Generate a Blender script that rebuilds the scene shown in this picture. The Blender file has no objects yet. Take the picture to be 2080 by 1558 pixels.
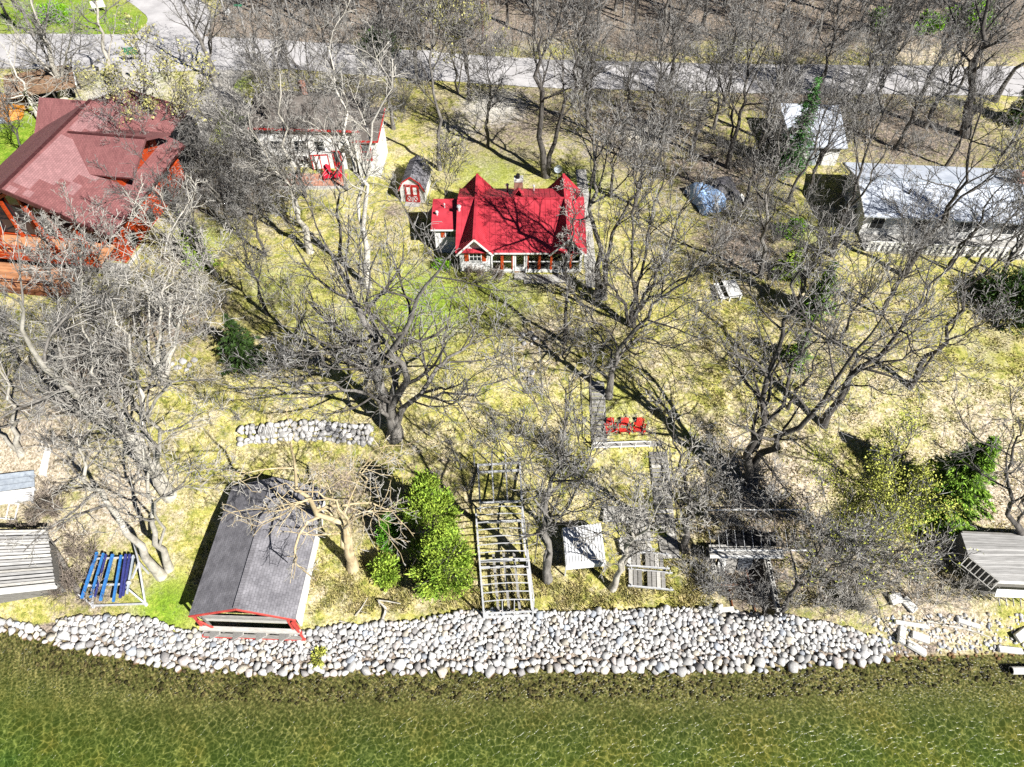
import bpy, math, random
import numpy as np
from mathutils import Vector
# ---------------------------------------------------------------- camera, sky, sun, exposure
S = bpy.context.scene
COL = S.collection
FPX, CXP, CYP, PITCH, CAMZ = 1444.0, 1040.0, 779.0, math.radians(50), 45.0
cd = bpy.data.cameras.new('camera'); cam = bpy.data.objects.new('camera', cd); COL.objects.link(cam)
cd.sensor_fit = 'HORIZONTAL'; cd.sensor_width = 36.0; cd.lens = 36.0 * FPX / 2080.0
cd.clip_start = 0.5; cd.clip_end = 3000
cam.location = (0, 0, CAMZ); cam.rotation_euler = (math.radians(90) - PITCH, 0, 0)
S.camera = cam
SUN_EL, SUN_AZ = 41.0, -43.0            # degrees; azimuth from +x, counter-clockwise, of the direction TO the sun
W = bpy.data.worlds.new('World'); S.world = W; W.use_nodes = True
nt = W.node_tree; sky = nt.nodes.new('ShaderNodeTexSky'); sky.sky_type = 'NISHITA'; sky.sun_disc = False; sky.air_density = .28; sky.dust_density = .05
sky.sun_elevation = math.radians(SUN_EL); sky.sun_rotation = math.radians(90 - SUN_AZ)
nt.links.new(sky.outputs[0], nt.nodes['Background'].inputs[0]); nt.nodes['Background'].inputs[1].default_value = 0.05
sl = bpy.data.lights.new('sun', 'SUN'); sl.energy = 5.0; sl.angle = math.radians(0.5); sl.color = (1.0, 0.965, 0.9)
sun = bpy.data.objects.new('sun', sl); COL.objects.link(sun)
e, a = math.radians(SUN_EL), math.radians(SUN_AZ)
sd = Vector((math.cos(e) * math.cos(a), math.cos(e) * math.sin(a), math.sin(e)))
sun.rotation_euler = sd.to_track_quat('Z', 'Y').to_euler(); sun.location = sd * 200
S.view_settings.view_transform = 'Standard'; S.view_settings.look = 'None'
S.view_settings.exposure = 0.95; S.view_settings.gamma = 1.0; S.view_settings.use_curve_mapping = False
S.render.engine = 'CYCLES'
S.cycles.max_bounces = 6; S.cycles.diffuse_bounces = 1; S.cycles.transparent_max_bounces = 12; S.cycles.caustics_reflective = False; S.cycles.caustics_refractive = False
S.cycles.use_denoising = False
# ---------------------------------------------------------------- pixel -> place helpers
fwv = np.array([0, math.cos(PITCH), -math.sin(PITCH)]); upv = np.array([0, math.sin(PITCH), math.cos(PITCH)])
def ray(x, y):
    return np.array([1., 0, 0]) * (x - CXP) / FPX + upv * (CYP - y) / FPX + fwv
def atz(x, y, z):
    d = ray(x, y); return np.array([0, 0, CAMZ]) + d * ((z - CAMZ) / d[2])
def aty(x, y, Y):
    d = ray(x, y); return np.array([0, 0, CAMZ]) + d * (Y / d[1])
SHP = [(-260, 1180), (0, 1278), (180, 1322), (380, 1360), (600, 1370), (900, 1364), (1200, 1362), (1500, 1363), (1700, 1350), (1800, 1338), (2080, 1333), (2400, 1325)]
_sh = np.array([atz(px, py, 0.0) for px, py in SHP])
def yshore(x): return np.interp(x, _sh[:, 0], _sh[:, 1])
PROF_T = [-300, -30, -8, -2, 0, 1.2, 3.2, 9.5, 19.5, 32, 60, 200]
PROF_Z = [-14, -4, -1.5, -.42, -.06, .5, 1.15, 1.6, 4.6, 5.0, 5.4, 6.2]
PIT = (13.3, 16.9, 17.5, 21.9)
def gz(x, y):
    x = np.asarray(x, float); y = np.asarray(y, float)
    t = y - yshore(x)
    z = np.interp(t, PROF_T, PROF_Z)
    b = .07 * np.sin(.61 * x + 1.3) * np.sin(.53 * y) + .05 * np.sin(1.37 * x + .4 * y) * np.cos(1.1 * y + .5) + .03 * np.sin(2.9 * x) * np.sin(2.3 * y + x)
    z = z + b * np.clip((t - 3) / 5, 0.0, 1) * np.where(t > 120, 0, 1)
    sm = lambda q: np.clip(q, 0, 1)
    m = sm((x - PIT[0]) / .25) * sm((PIT[1] - x) / .25) * sm((y - PIT[2]) / .25) * sm((PIT[3] - y) / .25)
    return z * (1 - m) + np.minimum(z, .35) * m
def gp(px, py, dz=0.0):
    z = 3.0
    for _ in range(30):
        p = atz(px, py, z); z += .7 * (float(gz(p[0], p[1])) - z)
    p = atz(px, py, z); return np.array([p[0], p[1], float(gz(p[0], p[1])) + dz])
# ---------------------------------------------------------------- mesh helpers
def mesh_np(name, V, Q, smooth=False):
    V = np.asarray(V, np.float32); Q = np.asarray(Q, np.int32); k = Q.shape[1]
    me = bpy.data.meshes.new(name); me.vertices.add(len(V)); me.vertices.foreach_set('co', V.ravel())
    me.loops.add(Q.size); me.loops.foreach_set('vertex_index', Q.ravel())
    me.polygons.add(len(Q)); me.polygons.foreach_set('loop_start', np.arange(0, Q.size, k, dtype=np.int32))
    if smooth: me.polygons.foreach_set('use_smooth', np.ones(len(Q), bool))
    me.update(calc_edges=True); return me
def link(name, me, m=None, parent=None, loc=None, kind=None):
    o = bpy.data.objects.new(name, me); COL.objects.link(o)
    if m is not None and me is not None and not me.materials: me.materials.append(m)
    if parent is not None: o.parent = parent
    if loc is not None: o.location = [float(c) for c in loc]
    if kind: o['kind'] = kind
    return o
def tag(o, label, cat, group=None, kind=None):
    o['label'] = label; o['category'] = cat
    if group: o['group'] = group
    if kind: o['kind'] = kind
    return o
def thing(name, label, cat, loc=(0, 0, 0), rz=0.0, group=None):
    o = bpy.data.objects.new(name, None); COL.objects.link(o); o.empty_display_size = .3
    o.location = [float(c) for c in loc]; o.rotation_euler = (0, 0, rz)
    return tag(o, label, cat, group)
def copy_tree(o, parent=None):
    c = o.copy(); COL.objects.link(c); c.parent = parent
    for ch in list(o.children): copy_tree(ch, c)
    return c
class MB:
    """collects plain shapes; build() links them as one mesh object"""
    def __init__(s): s.v = []; s.f = []
    def poly(s, pts):
        n = len(s.v); s.v += [tuple(map(float, p)) for p in pts]; s.f.append(tuple(range(n, n + len(pts)))); return s
    def hexa(s, b, t):
        n = len(s.v); s.v += [tuple(map(float, p)) for p in list(b) + list(t)]
        s.f += [(n + 3, n + 2, n + 1, n), (n + 4, n + 5, n + 6, n + 7)] + [(n + i, n + (i + 1) % 4, n + 4 + (i + 1) % 4, n + 4 + i) for i in range(4)]; return s
    def box(s, x0, x1, y0, y1, z0, z1):
        return s.hexa([(x0, y0, z0), (x1, y0, z0), (x1, y1, z0), (x0, y1, z0)], [(x0, y0, z1), (x1, y0, z1), (x1, y1, z1), (x0, y1, z1)])
    def bar(s, a, b, w=.06, h=.06):
        a = np.array(a, float); b = np.array(b, float); d = b - a; L = np.linalg.norm(d)
        if L < 1e-6: return s
        d /= L; r = np.array([0, 0, 1.]) if abs(d[2]) < .95 else np.array([0, 1., 0])
        u = np.cross(d, r); u /= np.linalg.norm(u); v = np.cross(u, d)
        q = [(-1, -1), (1, -1), (1, 1), (-1, 1)]
        return s.hexa([a + u * i * w / 2 + v * j * h / 2 for i, j in q], [b + u * i * w / 2 + v * j * h / 2 for i, j in q])
    def slab(s, pts, th):
        """thick polygon: pts top face in order, th downwards along its normal"""
        P = [np.array(p, float) for p in pts]; n = np.cross(P[1] - P[0], P[2] - P[0]); n /= np.linalg.norm(n)
        if n[2] < 0: n = -n
        B = [p - n * th for p in P]; k = len(P); o = len(s.v)
        s.v += [tuple(p) for p in P + B]
        s.f += [tuple(range(o, o + k)), tuple(range(o + 2 * k - 1, o + k - 1, -1))] + [(o + i, o + k + i, o + k + (i + 1) % k, o + (i + 1) % k) for i in range(k)]; return s
    def tube(s, a, b, r0, r1=None, n=8, cap=True):
        r1 = r0 if r1 is None else r1
        a = np.array(a, float); b = np.array(b, float); d = b - a; d /= np.linalg.norm(d)
        r = np.array([0, 0, 1.]) if abs(d[2]) < .95 else np.array([0, 1., 0]); u = np.cross(d, r); u /= np.linalg.norm(u); v = np.cross(u, d)
        o = len(s.v)
        for c, rr in ((a, r0), (b, r1)):
            for k in range(n):
                t = 2 * math.pi * k / n; s.v.append(tuple(c + u * rr * math.cos(t) + v * rr * math.sin(t)))
        s.f += [(o + k, o + (k + 1) % n, o + n + (k + 1) % n, o + n + k) for k in range(n)]
        if cap: s.f += [tuple(range(o + n - 1, o - 1, -1)), tuple(range(o + n, o + 2 * n))]
        return s
    def build(s, name, m, parent=None, kind=None, smooth=False, bevel=0):
        me = bpy.data.meshes.new(name); V = s.v
        if parent is not None and getattr(s, 'world', False):
            L = np.array(parent.location); V = [tuple(np.array(p) - L) for p in V]
        me.from_pydata(V, [], s.f); me.update()
        if smooth: me.polygons.foreach_set('use_smooth', np.ones(len(me.polygons), bool))
        o = link(name, me, m, parent, kind=kind)
        if bevel:
            b = o.modifiers.new('bevel', 'BEVEL'); b.width = bevel; b.segments = 1
        return o
def WB():
    m = MB(); m.world = True; return m
# ---------------------------------------------------------------- materials
def hexc(r, g, b): return (r, g, b, 1)
MATS = {}
def mat(name, c1, c2=None, scale=3.0, rough=.8, bump=0.0, detail=4, stretch=None, metallic=0.0, island=0.0, spec=.3, c3=None, bscale=None, bdist=.03):
    m = bpy.data.materials.new(name); m.use_nodes = True; N = m.node_tree.nodes; Lk = m.node_tree.links
    b = N['Principled BSDF']; b.inputs['Roughness'].default_value = rough; b.inputs['Metallic'].default_value = metallic
    b.inputs['Specular IOR Level'].default_value = spec
    tc = N.new('ShaderNodeTexCoord'); src = tc.outputs['Object']
    if stretch:
        mp = N.new('ShaderNodeMapping'); mp.inputs['Scale'].default_value = stretch; Lk.new(src, mp.inputs[0]); src = mp.outputs[0]
    nz = N.new('ShaderNodeTexNoise'); nz.inputs['Scale'].default_value = scale; nz.inputs['Detail'].default_value = detail; nz.inputs['Roughness'].default_value = .65
    Lk.new(src, nz.inputs['Vector'])
    cr = N.new('ShaderNodeValToRGB'); c2 = c2 or tuple(k * .75 for k in c1)
    cr.color_ramp.elements[0].position = .36; cr.color_ramp.elements[0].color = hexc(*c2)
    cr.color_ramp.elements[1].position = .64; cr.color_ramp.elements[1].color = hexc(*c1)
    if c3:
        el = cr.color_ramp.elements.new(.8); el.color = hexc(*c3)
    Lk.new(nz.outputs['Fac'], cr.inputs[0]); col = cr.outputs[0]
    if island:
        g = N.new('ShaderNodeNewGeometry'); oi = N.new('ShaderNodeObjectInfo')
        ad = N.new('ShaderNodeMath'); ad.operation = 'ADD'; Lk.new(g.outputs['Random Per Island'], ad.inputs[0]); Lk.new(oi.outputs['Random'], ad.inputs[1])
        fr = N.new('ShaderNodeMath'); fr.operation = 'FRACT'; Lk.new(ad.outputs[0], fr.inputs[0])
        mr = N.new('ShaderNodeMapRange'); mr.inputs['To Min'].default_value = 1 - island; mr.inputs['To Max'].default_value = 1 + island * .6
        Lk.new(fr.outputs[0], mr.inputs[0])
        mx = N.new('ShaderNodeMix'); mx.data_type = 'RGBA'; mx.blend_type = 'MULTIPLY'; mx.inputs[0].default_value = 1
        Lk.new(col, mx.inputs[6]); Lk.new(mr.outputs[0], mx.inputs[7]); col = mx.outputs[2]
    Lk.new(col, b.inputs['Base Color'])
    if bump:
        n2 = N.new('ShaderNodeTexNoise'); n2.inputs['Scale'].default_value = bscale or scale * 3; n2.inputs['Detail'].default_value = 5; Lk.new(src, n2.inputs['Vector'])
        bp = N.new('ShaderNodeBump'); bp.inputs['Strength'].default_value = bump; bp.inputs['Distance'].default_value = bdist
        Lk.new(n2.outputs['Fac'], bp.inputs['Height']); Lk.new(bp.outputs[0], b.inputs['Normal'])
    MATS[name] = m; return m
def shingle_mat(name, c1, c2, rows=.16, tabs=.3, axis='XY', rough=.9):
    """course pattern of small roof shingles, each with its own shade"""
    m = mat(name, c1, c2, scale=1.1, rough=rough, detail=6); N = m.node_tree.nodes; Lk = m.node_tree.links; b = N['Principled BSDF']
    tc = N.new('ShaderNodeTexCoord'); mp = N.new('ShaderNodeMapping'); Lk.new(tc.outputs['Object'], mp.inputs[0])
    if axis == 'YX': mp.inputs['Rotation'].default_value = (0, 0, math.radians(90))
    br = N.new('ShaderNodeTexBrick'); br.inputs['Scale'].default_value = 1; br.inputs['Brick Width'].default_value = tabs; br.inputs['Row Height'].default_value = rows
    br.inputs['Mortar Size'].default_value = .012; br.inputs['Color1'].default_value = (.86, .86, .86, 1); br.inputs['Color2'].default_value = (1.1, 1.1, 1.1, 1); br.inputs['Mortar'].default_value = (.7, .7, .7, 1)
    Lk.new(mp.outputs[0], br.inputs['Vector'])
    old = b.inputs['Base Color'].links[0].from_socket
    mx = N.new('ShaderNodeMix'); mx.data_type = 'RGBA'; mx.blend_type = 'MULTIPLY'; mx.inputs[0].default_value = 1
    Lk.new(old, mx.inputs[6]); Lk.new(br.outputs['Color'], mx.inputs[7]); Lk.new(mx.outputs[2], b.inputs['Base Color'])
    bp = N.new('ShaderNodeBump'); bp.inputs['Strength'].default_value = .6; bp.inputs['Distance'].default_value = .02; Lk.new(br.outputs['Fac'], bp.inputs['Height']); bp.invert = True
    Lk.new(bp.outputs[0], b.inputs['Normal']); return m
def glass_mat(name, c):
    m = mat(name, c, tuple(k * .6 for k in c), scale=.7, rough=.08, spec=.6); return m
M = {}
M['red_metal'] = mat('red_metal', (.5, .05, .07), (.36, .03, .045), scale=.9, rough=.42, detail=6, spec=.35)
M['red_paint'] = mat('red_paint', (.5, .035, .03), (.36, .02, .02), scale=4, rough=.6)
M['red_faded'] = mat('red_faded', (.62, .09, .07), (.42, .05, .045), scale=5, rough=.7)
M['orange_wood'] = mat('orange_wood', (.5, .08, .018), (.33, .04, .012), scale=2.2, rough=.55, stretch=(1, 1, 5), bump=.2)
M['orange_log'] = mat('orange_log', (.44, .06, .012), (.26, .03, .008), scale=2.0, rough=.5, stretch=(1, 1, 6), bump=.2)
M['white_paint'] = mat('white_paint', (.8, .8, .79), (.68, .68, .66), scale=1.5, rough=.6, detail=6)
M['white_siding'] = mat('white_siding', (.78, .78, .77), (.66, .66, .64), scale=1.2, rough=.65, detail=7)
M['white_roof'] = mat('white_roof', (.56, .6, .68), (.42, .46, .54), scale=.9, rough=.7, detail=9, c3=(.54, .58, .66), bump=.25, bscale=30)
M['aluminium'] = mat('aluminium', (.68, .69, .71), (.5, .51, .53), scale=6, rough=.45, metallic=.25)
M['grey_wood'] = mat('grey_wood', (.34, .33, .31), (.2, .19, .18), scale=3, rough=.9, stretch=(1, 6, 6), bump=.3, island=.3)
M['pale_wood'] = mat('pale_wood', (.58, .57, .54), (.4, .38, .35), scale=3, rough=.85, stretch=(1, 6, 6), island=.25)
M['tan_wood'] = mat('tan_wood', (.55, .27, .14), (.38, .17, .08), scale=2, rough=.7, stretch=(1, 8, 8), island=.25)
M['dark'] = mat('dark', (.015, .015, .017), (.008, .008, .01), rough=.6)
M['glass'] = glass_mat('glass', (.02, .025, .03))
M['glass_pale'] = glass_mat('glass_pale', (.09, .1, .12))
M['brick'] = mat('brick', (.33, .17, .12), (.2, .1, .08), scale=9, rough=.9, bump=.4)
M['concrete'] = mat('concrete', (.45, .44, .42), (.33, .32, .3), scale=2.5, rough=.9, bump=.3, detail=8)
M['white_concrete'] = mat('white_concrete', (.7, .69, .66), (.5, .49, .46), scale=3, rough=.9, bump=.3, detail=8)
M['grey_shingle'] = shingle_mat('grey_shingle', (.24, .235, .26), (.155, .15, .165))
M['grey_shingle_y'] = shingle_mat('grey_shingle_y', (.25, .245, .27), (.15, .147, .165), axis='YX')
M['brown_shingle'] = shingle_mat('brown_shingle', (.2, .18, .165), (.11, .095, .085))
M['maroon_shingle'] = shingle_mat('maroon_shingle', (.24, .1, .1), (.19, .075, .077), rows=.15, axis='YX')
M['maroon_new'] = shingle_mat('maroon_new', (.32, .17, .175), (.27, .14, .145), rows=.15, axis='YX')
M['maroon_trim'] = mat('maroon_trim', (.09, .03, .03), (.05, .015, .015), rough=.6)
M['blue_bunk'] = mat('blue_bunk', (.03, .12, .42), (.05, .24, .55), scale=8, rough=.6)
M['navy_bunk'] = mat('navy_bunk', (.03, .035, .16), (.05, .06, .25), scale=8, rough=.6)
M['blue_tarp'] = mat('blue_tarp', (.34, .48, .7), (.2, .33, .58), scale=2, rough=.45, bump=.5, bscale=5, bdist=.08)
M['orange_tarp'] = mat('orange_tarp', (.55, .24, .03), (.38, .14, .015), scale=2, rough=.55, bump=.5, bscale=4, bdist=.08)
M['red_plastic'] = mat('red_plastic', (.6, .04, .03), (.48, .025, .02), scale=3, rough=.5)
M['crimson'] = mat('crimson', (.55, .012, .04), (.42, .01, .03), scale=3, rough=.6)
M['leafy_roof'] = mat('leafy_roof', (.28, .17, .1), (.12, .08, .055), scale=4, rough=.95, bump=.5, detail=8)
M['rust'] = mat('rust', (.2, .07, .03), (.1, .035, .02), scale=5, rough=.9)
M['pole_wood'] = mat('pole_wood', (.18, .09, .06), (.1, .05, .035), scale=4, rough=.9, stretch=(4, 4, .6))
M['green_sign'] = mat('green_sign', (.03, .2, .1), (.02, .16, .08), rough=.5)
M['white_fibre'] = mat('white_fibre', (.8, .81, .82), (.7, .72, .74), rough=.35)
M['blue_grey'] = mat('blue_grey', (.42, .47, .53), (.3, .34, .4), scale=4, rough=.7, island=.2)
M['bark'] = mat('bark', (.26, .245, .225), (.09, .082, .075), scale=3.5, rough=.95, stretch=(1, 1, .3), bump=.7, detail=7, bdist=.05)
M['bark_dark'] = mat('bark_dark', (.13, .12, .11), (.045, .04, .037), scale=3.5, rough=.95, stretch=(1, 1, .3), bump=.7, detail=7, bdist=.05)
M['bark_pale'] = mat('bark_pale', (.56, .53, .47), (.27, .25, .21), scale=2.2, rough=.9, stretch=(1, 1, .6), bump=.5, detail=7)
M['bark_dead'] = mat('bark_dead', (.62, .52, .33), (.34, .26, .15), scale=2.2, rough=.9, stretch=(1, 1, .4), bump=.5, detail=7)
M['birch'] = mat('birch', (.72, .69, .63), (.4, .37, .33), scale=3, rough=.8, stretch=(1, 1, 2.5), detail=8, bump=.2)
M['twig'] = mat('twig', (.44, .43, .415), (.2, .193, .185), scale=1.2, rough=.95, island=.35)
M['twig_dark'] = mat('twig_dark', (.32, .31, .3), (.12, .116, .112), scale=1.2, rough=.95, island=.35)
M['twig_pale'] = mat('twig_pale', (.56, .54, .5), (.34, .32, .29), scale=1.2, rough=.95, island=.3)
M['twig_brown'] = mat('twig_brown', (.38, .32, .27), (.2, .165, .14), scale=1.0, rough=.95, island=.35)
def leaf_mat(name, c1, c2, isl=.45):
    m = mat(name, c1, c2, scale=1.3, rough=.6, island=isl, spec=.25)
    return m
M['cedar'] = leaf_mat('cedar', (.44, .58, .08), (.18, .32, .035))
M['cedar_b'] = leaf_mat('cedar_b', (.2, .46, .045), (.08, .24, .02))
M['spruce'] = leaf_mat('spruce', (.32, .52, .06), (.12, .26, .03))
M['spruce_dark'] = leaf_mat('spruce_dark', (.06, .12, .022), (.02, .045, .01))
M['pine'] = leaf_mat('pine', (.13, .32, .08), (.05, .16, .04))
M['bud'] = leaf_mat('bud', (.6, .62, .13), (.4, .44, .08))
M['bud_pale'] = leaf_mat('bud_pale', (.5, .46, .2), (.32, .32, .1))
M['lime'] = leaf_mat('lime', (.25, .5, .02), (.14, .34, .012))
M['dry_grass'] = leaf_mat('dry_grass', (.5, .41, .19), (.26, .25, .07), .55)
# ================================================================ THE SETTING: ground, lake, road
RNG = np.random.RandomState(7)
def axis(lo, hi, parts):
    a = []
    for (s, e_, st) in parts: a += list(np.arange(s, e_, st))
    g = 1.0; p = parts[-1][1]; st = parts[-1][2]
    while p < hi: a.append(p); st *= 1.35; p += st
    a.append(hi); b = []; p = parts[0][0]; st = parts[0][2]
    while p > lo: st *= 1.35; p -= st; b.append(max(p, lo))
    return np.unique(np.round(np.array(b[::-1] + a), 4))
gx = axis(-1500, 1500, [(-80, -36, .8), (-36, 36, .4), (36, 80, .8)])
gy = axis(-500, 2000, [(8, 25, .33), (25, 60, .5), (60, 115, .8)])
GX, GY = np.meshgrid(gx, gy); GZ = gz(GX, GY); nx, ny = len(gx), len(gy)
idx = np.arange(nx * ny).reshape(ny, nx)
Q = np.stack([idx[:-1, :-1], idx[:-1, 1:], idx[1:, 1:], idx[1:, :-1]], -1).reshape(-1, 4)
gme = mesh_np('ground', np.stack([GX, GY, GZ], -1).reshape(-1, 3), Q, True)
X, Y = GX.ravel(), GY.ravel()
Tt = Y - yshore(X)
TOPP = [(-120, 1205), (-60, 1245), (60, 1264), (190, 1254), (290, 1256), (380, 1282), (480, 1292), (600, 1290), (660, 1275), (800, 1268), (880, 1255), (960, 1240), (1150, 1244), (1300, 1240), (1400, 1236), (1500, 1244), (1620, 1256), (1720, 1276), (1800, 1306)]
_tp = np.array([gp(*p) for p in TOPP])
def blobs(lst):
    m = np.zeros(len(X))
    for px, py, r, s in lst:
        c = gp(px, py); d2 = ((X - c[0]) ** 2 + (Y - c[1]) ** 2) / r ** 2
        m = np.maximum(m, s * np.exp(-d2 * .8))
    return m
green = blobs([(30, 300, 8, 1), (200, 60, 8, 1), (90, 20, 8, 1), (270, 150, 4, .8), (460, 170, 3.5, .7), (560, 585, 5, .4), (860, 620, 5, .75), (1000, 600, 5, .5), (900, 700, 4, .35), (740, 640, 4, .4), (335, 1235, 2.2, .85), (500, 250, 4, .8),
               (1180, 370, 4, .5), (1240, 820, 3, .35), (420, 470, 4, .5), (1640, 470, 3, .4), (1990, 720, 5, .3), (700, 350, 4, .4), (640, 640, 4, .35), (1000, 350, 5, .45), (930, 85, 4, .6), (1010, 95, 3, .5), (760, 75, 3, .5), (1500, 85, 3, .4), (640, 80, 3, .4)])
litter = blobs([(60, 930, 5, 1), (250, 1010, 3.5, .9), (120, 1090, 4, .7), (1750, 800, 8, .45), (1560, 1010, 6, .9), (2000, 900, 6, .7), (1100, 690, 3, .7), (1090, 760, 2.5, .5), (640, 1180, 2, .3), (1700, 640, 7, .4), (2060, 1010, 4, 1), (1350, 760, 5, .35), (1900, 1260, 4, .8), (1440, 200, 8, .3), (1720, 1180, 4, .6), (1850, 1190, 4, .6), (560, 62, 6, .9), (700, 58, 4, .5), (1310, 95, 5, .7), (1850, 100, 6, .8), (1960, 112, 6, .7), (1600, 95, 4, .4)])
brown = blobs([(1500, 500, 4.5, .9), (470, 380, 6, .9), (350, 640, 5, .85), (180, 740, 5, .85), (1780, 1200, 5, .4), (1900, 1200, 4, .4), (1530, 1170, 4, .8), (1630, 1200, 3.5, .6), (1050, 240, 9, .75), (1300, 260, 10, .8), (1850, 270, 10, .85), (1620, 190, 8, .9), (700, 210, 8, .6), (1560, 1060, 3, .6), (60, 800, 4, .6), (190, 1200, 2.6, .6), (700, 1000, 3, .75), (90, 100, 6, .6), (1450, 350, 7, .8), (880, 1010, 2.4, .7), (800, 430, 1.2, .8)])
brown = np.maximum(brown, np.clip((Y - 82 - 2 * np.sin(X * .3)) / 6, 0, 1) * np.where(X < -38, .2, .85))
_hi = np.interp(X, _tp[:, 0], _tp[:, 1]); under = (Tt > -.3) & (Y < _hi - .1) & (X > -40) & (X < _tp[-1, 0] + 3)
brown = np.maximum(brown, np.where(under, 1.2, 0)); green = np.where(under, 0, green); litter = np.where(under, 0, litter)
pale = blobs([(430, 200, 3, .8), (440, 150, 3, .8), (370, 260, 3, .6), (260, 185, 5, .9), (1000, 215, 3.5, .9), (1310, 275, 3, .7), (930, 260, 3, .5), (1150, 300, 4, .3)])
zc = gme.color_attributes.new('zone', 'FLOAT_COLOR', 'POINT')
zc.data.foreach_set('color', np.stack([green, litter, brown, pale], -1).astype(np.float32).ravel())
def ground_material():
    m = bpy.data.materials.new('ground'); m.use_nodes = True; N = m.node_tree.nodes; L = m.node_tree.links; b = N['Principled BSDF']
    b.inputs['Roughness'].default_value = .95; b.inputs['Specular IOR Level'].default_value = .1
    tc = N.new('ShaderNodeTexCoord').outputs['Object']
    def noise(sc, det=5, rough=.65):
        n = N.new('ShaderNodeTexNoise'); n.inputs['Scale'].default_value = sc; n.inputs['Detail'].default_value = det; n.inputs['Roughness'].default_value = rough; L.new(tc, n.inputs['Vector']); return n.outputs['Fac']
    def ramp(f, stops):
        r = N.new('ShaderNodeValToRGB'); els = r.color_ramp.elements
        while len(els) < len(stops): els.new(.5)
        for e_, (p, c) in zip(els, stops): e_.position = p; e_.color = hexc(*c)
        L.new(f, r.inputs[0]); return r.outputs[0]
    def mix(f, a, c, mode='MIX'):
        x = N.new('ShaderNodeMix'); x.data_type = 'RGBA'; x.blend_type = mode
        if isinstance(f, float): x.inputs[0].default_value = f
        else: L.new(f, x.inputs[0])
        L.new(a, x.inputs[6]); L.new(c, x.inputs[7]); return x.outputs[2]
    def math_(op, a, c=None, d=None):
        x = N.new('ShaderNodeMath'); x.operation = op; x.use_clamp = op != 'SUBTRACT'
        for i, q in enumerate((a, c, d)):
            if q is None: continue
            if isinstance(q, (int, float)): x.inputs[i].default_value = q
            else: L.new(q, x.inputs[i])
        return x.outputs[0]
    n_big, n_mid, n_fine, n_grain = noise(.22, 4), noise(1.3, 8, .78), noise(5, 6, .8), noise(14, 5, .8)
    lawn = ramp(n_mid, [(.3, (.07, .085, .022)), (.41, (.24, .26, .06)), (.5, (.42, .39, .11)), (.6, (.55, .49, .25)), (.72, (.7, .66, .52))])
    grass = ramp(n_mid, [(.3, (.1, .22, .015)), (.5, (.2, .32, .03)), (.7, (.4, .42, .09))])
    lit = ramp(n_fine, [(.3, (.16, .11, .07)), (.45, (.4, .33, .24)), (.62, (.6, .54, .45))])
    brn = ramp(n_fine, [(.3, (.045, .038, .033)), (.48, (.18, .15, .125)), (.66, (.42, .35, .29))])
    pal = ramp(n_fine, [(.3, (.34, .32, .29)), (.6, (.55, .53, .49))])
    at = N.new('ShaderNodeAttribute'); at.attribute_name = 'zone'; sp = N.new('ShaderNodeSeparateColor'); L.new(at.outputs['Color'], sp.inputs[0])
    def edge(ch, k=1.0):   # ragged edge between kinds of ground cover
        q = math_('MULTIPLY_ADD', n_mid, 1.5, -.75); N_ = math_('ADD', ch, 0.0)
        x = N.new('ShaderNodeMath'); x.operation = 'MULTIPLY_ADD'; L.new(n_mid, x.inputs[0]); x.inputs[1].default_value = 2.0; x.inputs[2].default_value = -1.0
        y = N.new('ShaderNodeMath'); y.operation = 'ADD'; L.new(ch, y.inputs[0]); L.new(x.outputs[0], y.inputs[1])
        r = N.new('ShaderNodeMapRange'); r.inputs['From Min'].default_value = .2; r.inputs['From Max'].default_value = .75; L.new(y.outputs[0], r.inputs[0])
        z = N.new('ShaderNodeMath'); z.operation = 'MULTIPLY'; L.new(r.outputs[0], z.inputs[0]); L.new(math_('MULTIPLY', ch, 3.0), z.inputs[1]); z.use_clamp = True
        return z.outputs[0]
    dr = N.new('ShaderNodeMapRange'); dr.inputs['From Min'].default_value = .47; dr.inputs['From Max'].default_value = .6; dr.inputs['To Max'].default_value = .65; L.new(noise(.5, 6, .7), dr.inputs[0]); lawn = mix(dr.outputs[0], lawn, lit)   # drifts of old leaves
    c = mix(edge(sp.outputs[0]), lawn, grass); c = mix(edge(sp.outputs[1]), c, lit); c = mix(edge(sp.outputs[2]), c, brn); c = mix(edge(at.outputs['Alpha']), c, pal)
    gr = ramp(n_grain, [(.34, (.22, .22, .2)), (.48, (.95, .95, .95)), (.64, (1.45, 1.42, 1.4))]); c = mix(.85, c, gr, 'MULTIPLY')
    fr = ramp(n_fine, [(.36, (.4, .44, .36)), (.5, (1, 1, 1)), (.64, (1.3, 1.27, 1.25))]); c = mix(.8, c, fr, 'MULTIPLY')
    # lake bed: brown stones at the edge, olive weed further out
    g = N.new('ShaderNodeNewGeometry'); sx = N.new('ShaderNodeSeparateXYZ'); L.new(g.outputs['Position'], sx.inputs[0])
    vor = N.new('ShaderNodeTexVoronoi'); vor.inputs['Scale'].default_value = 5.5; L.new(tc, vor.inputs['Vector'])
    peb = ramp(vor.outputs['Distance'], [(.0, (.44, .37, .19)), (.35, (.33, .28, .13)), (.6, (.17, .14, .065))])
    weed = ramp(n_big, [(.35, (.15, .24, .06)), (.5, (.22, .28, .065)), (.64, (.36, .32, .07))])
    dep = N.new('ShaderNodeMapRange'); dep.inputs['From Min'].default_value = -.25; dep.inputs['From Max'].default_value = -1.3; L.new(sx.outputs[2], dep.inputs[0])
    bed = mix(dep.outputs[0], peb, weed)
    uw = N.new('ShaderNodeMapRange'); uw.inputs['From Min'].default_value = .1; uw.inputs['From Max'].default_value = -.02; L.new(sx.outputs[2], uw.inputs[0])
    c = mix(uw.outputs[0], c, bed)
    L.new(c, b.inputs['Base Color'])
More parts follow.
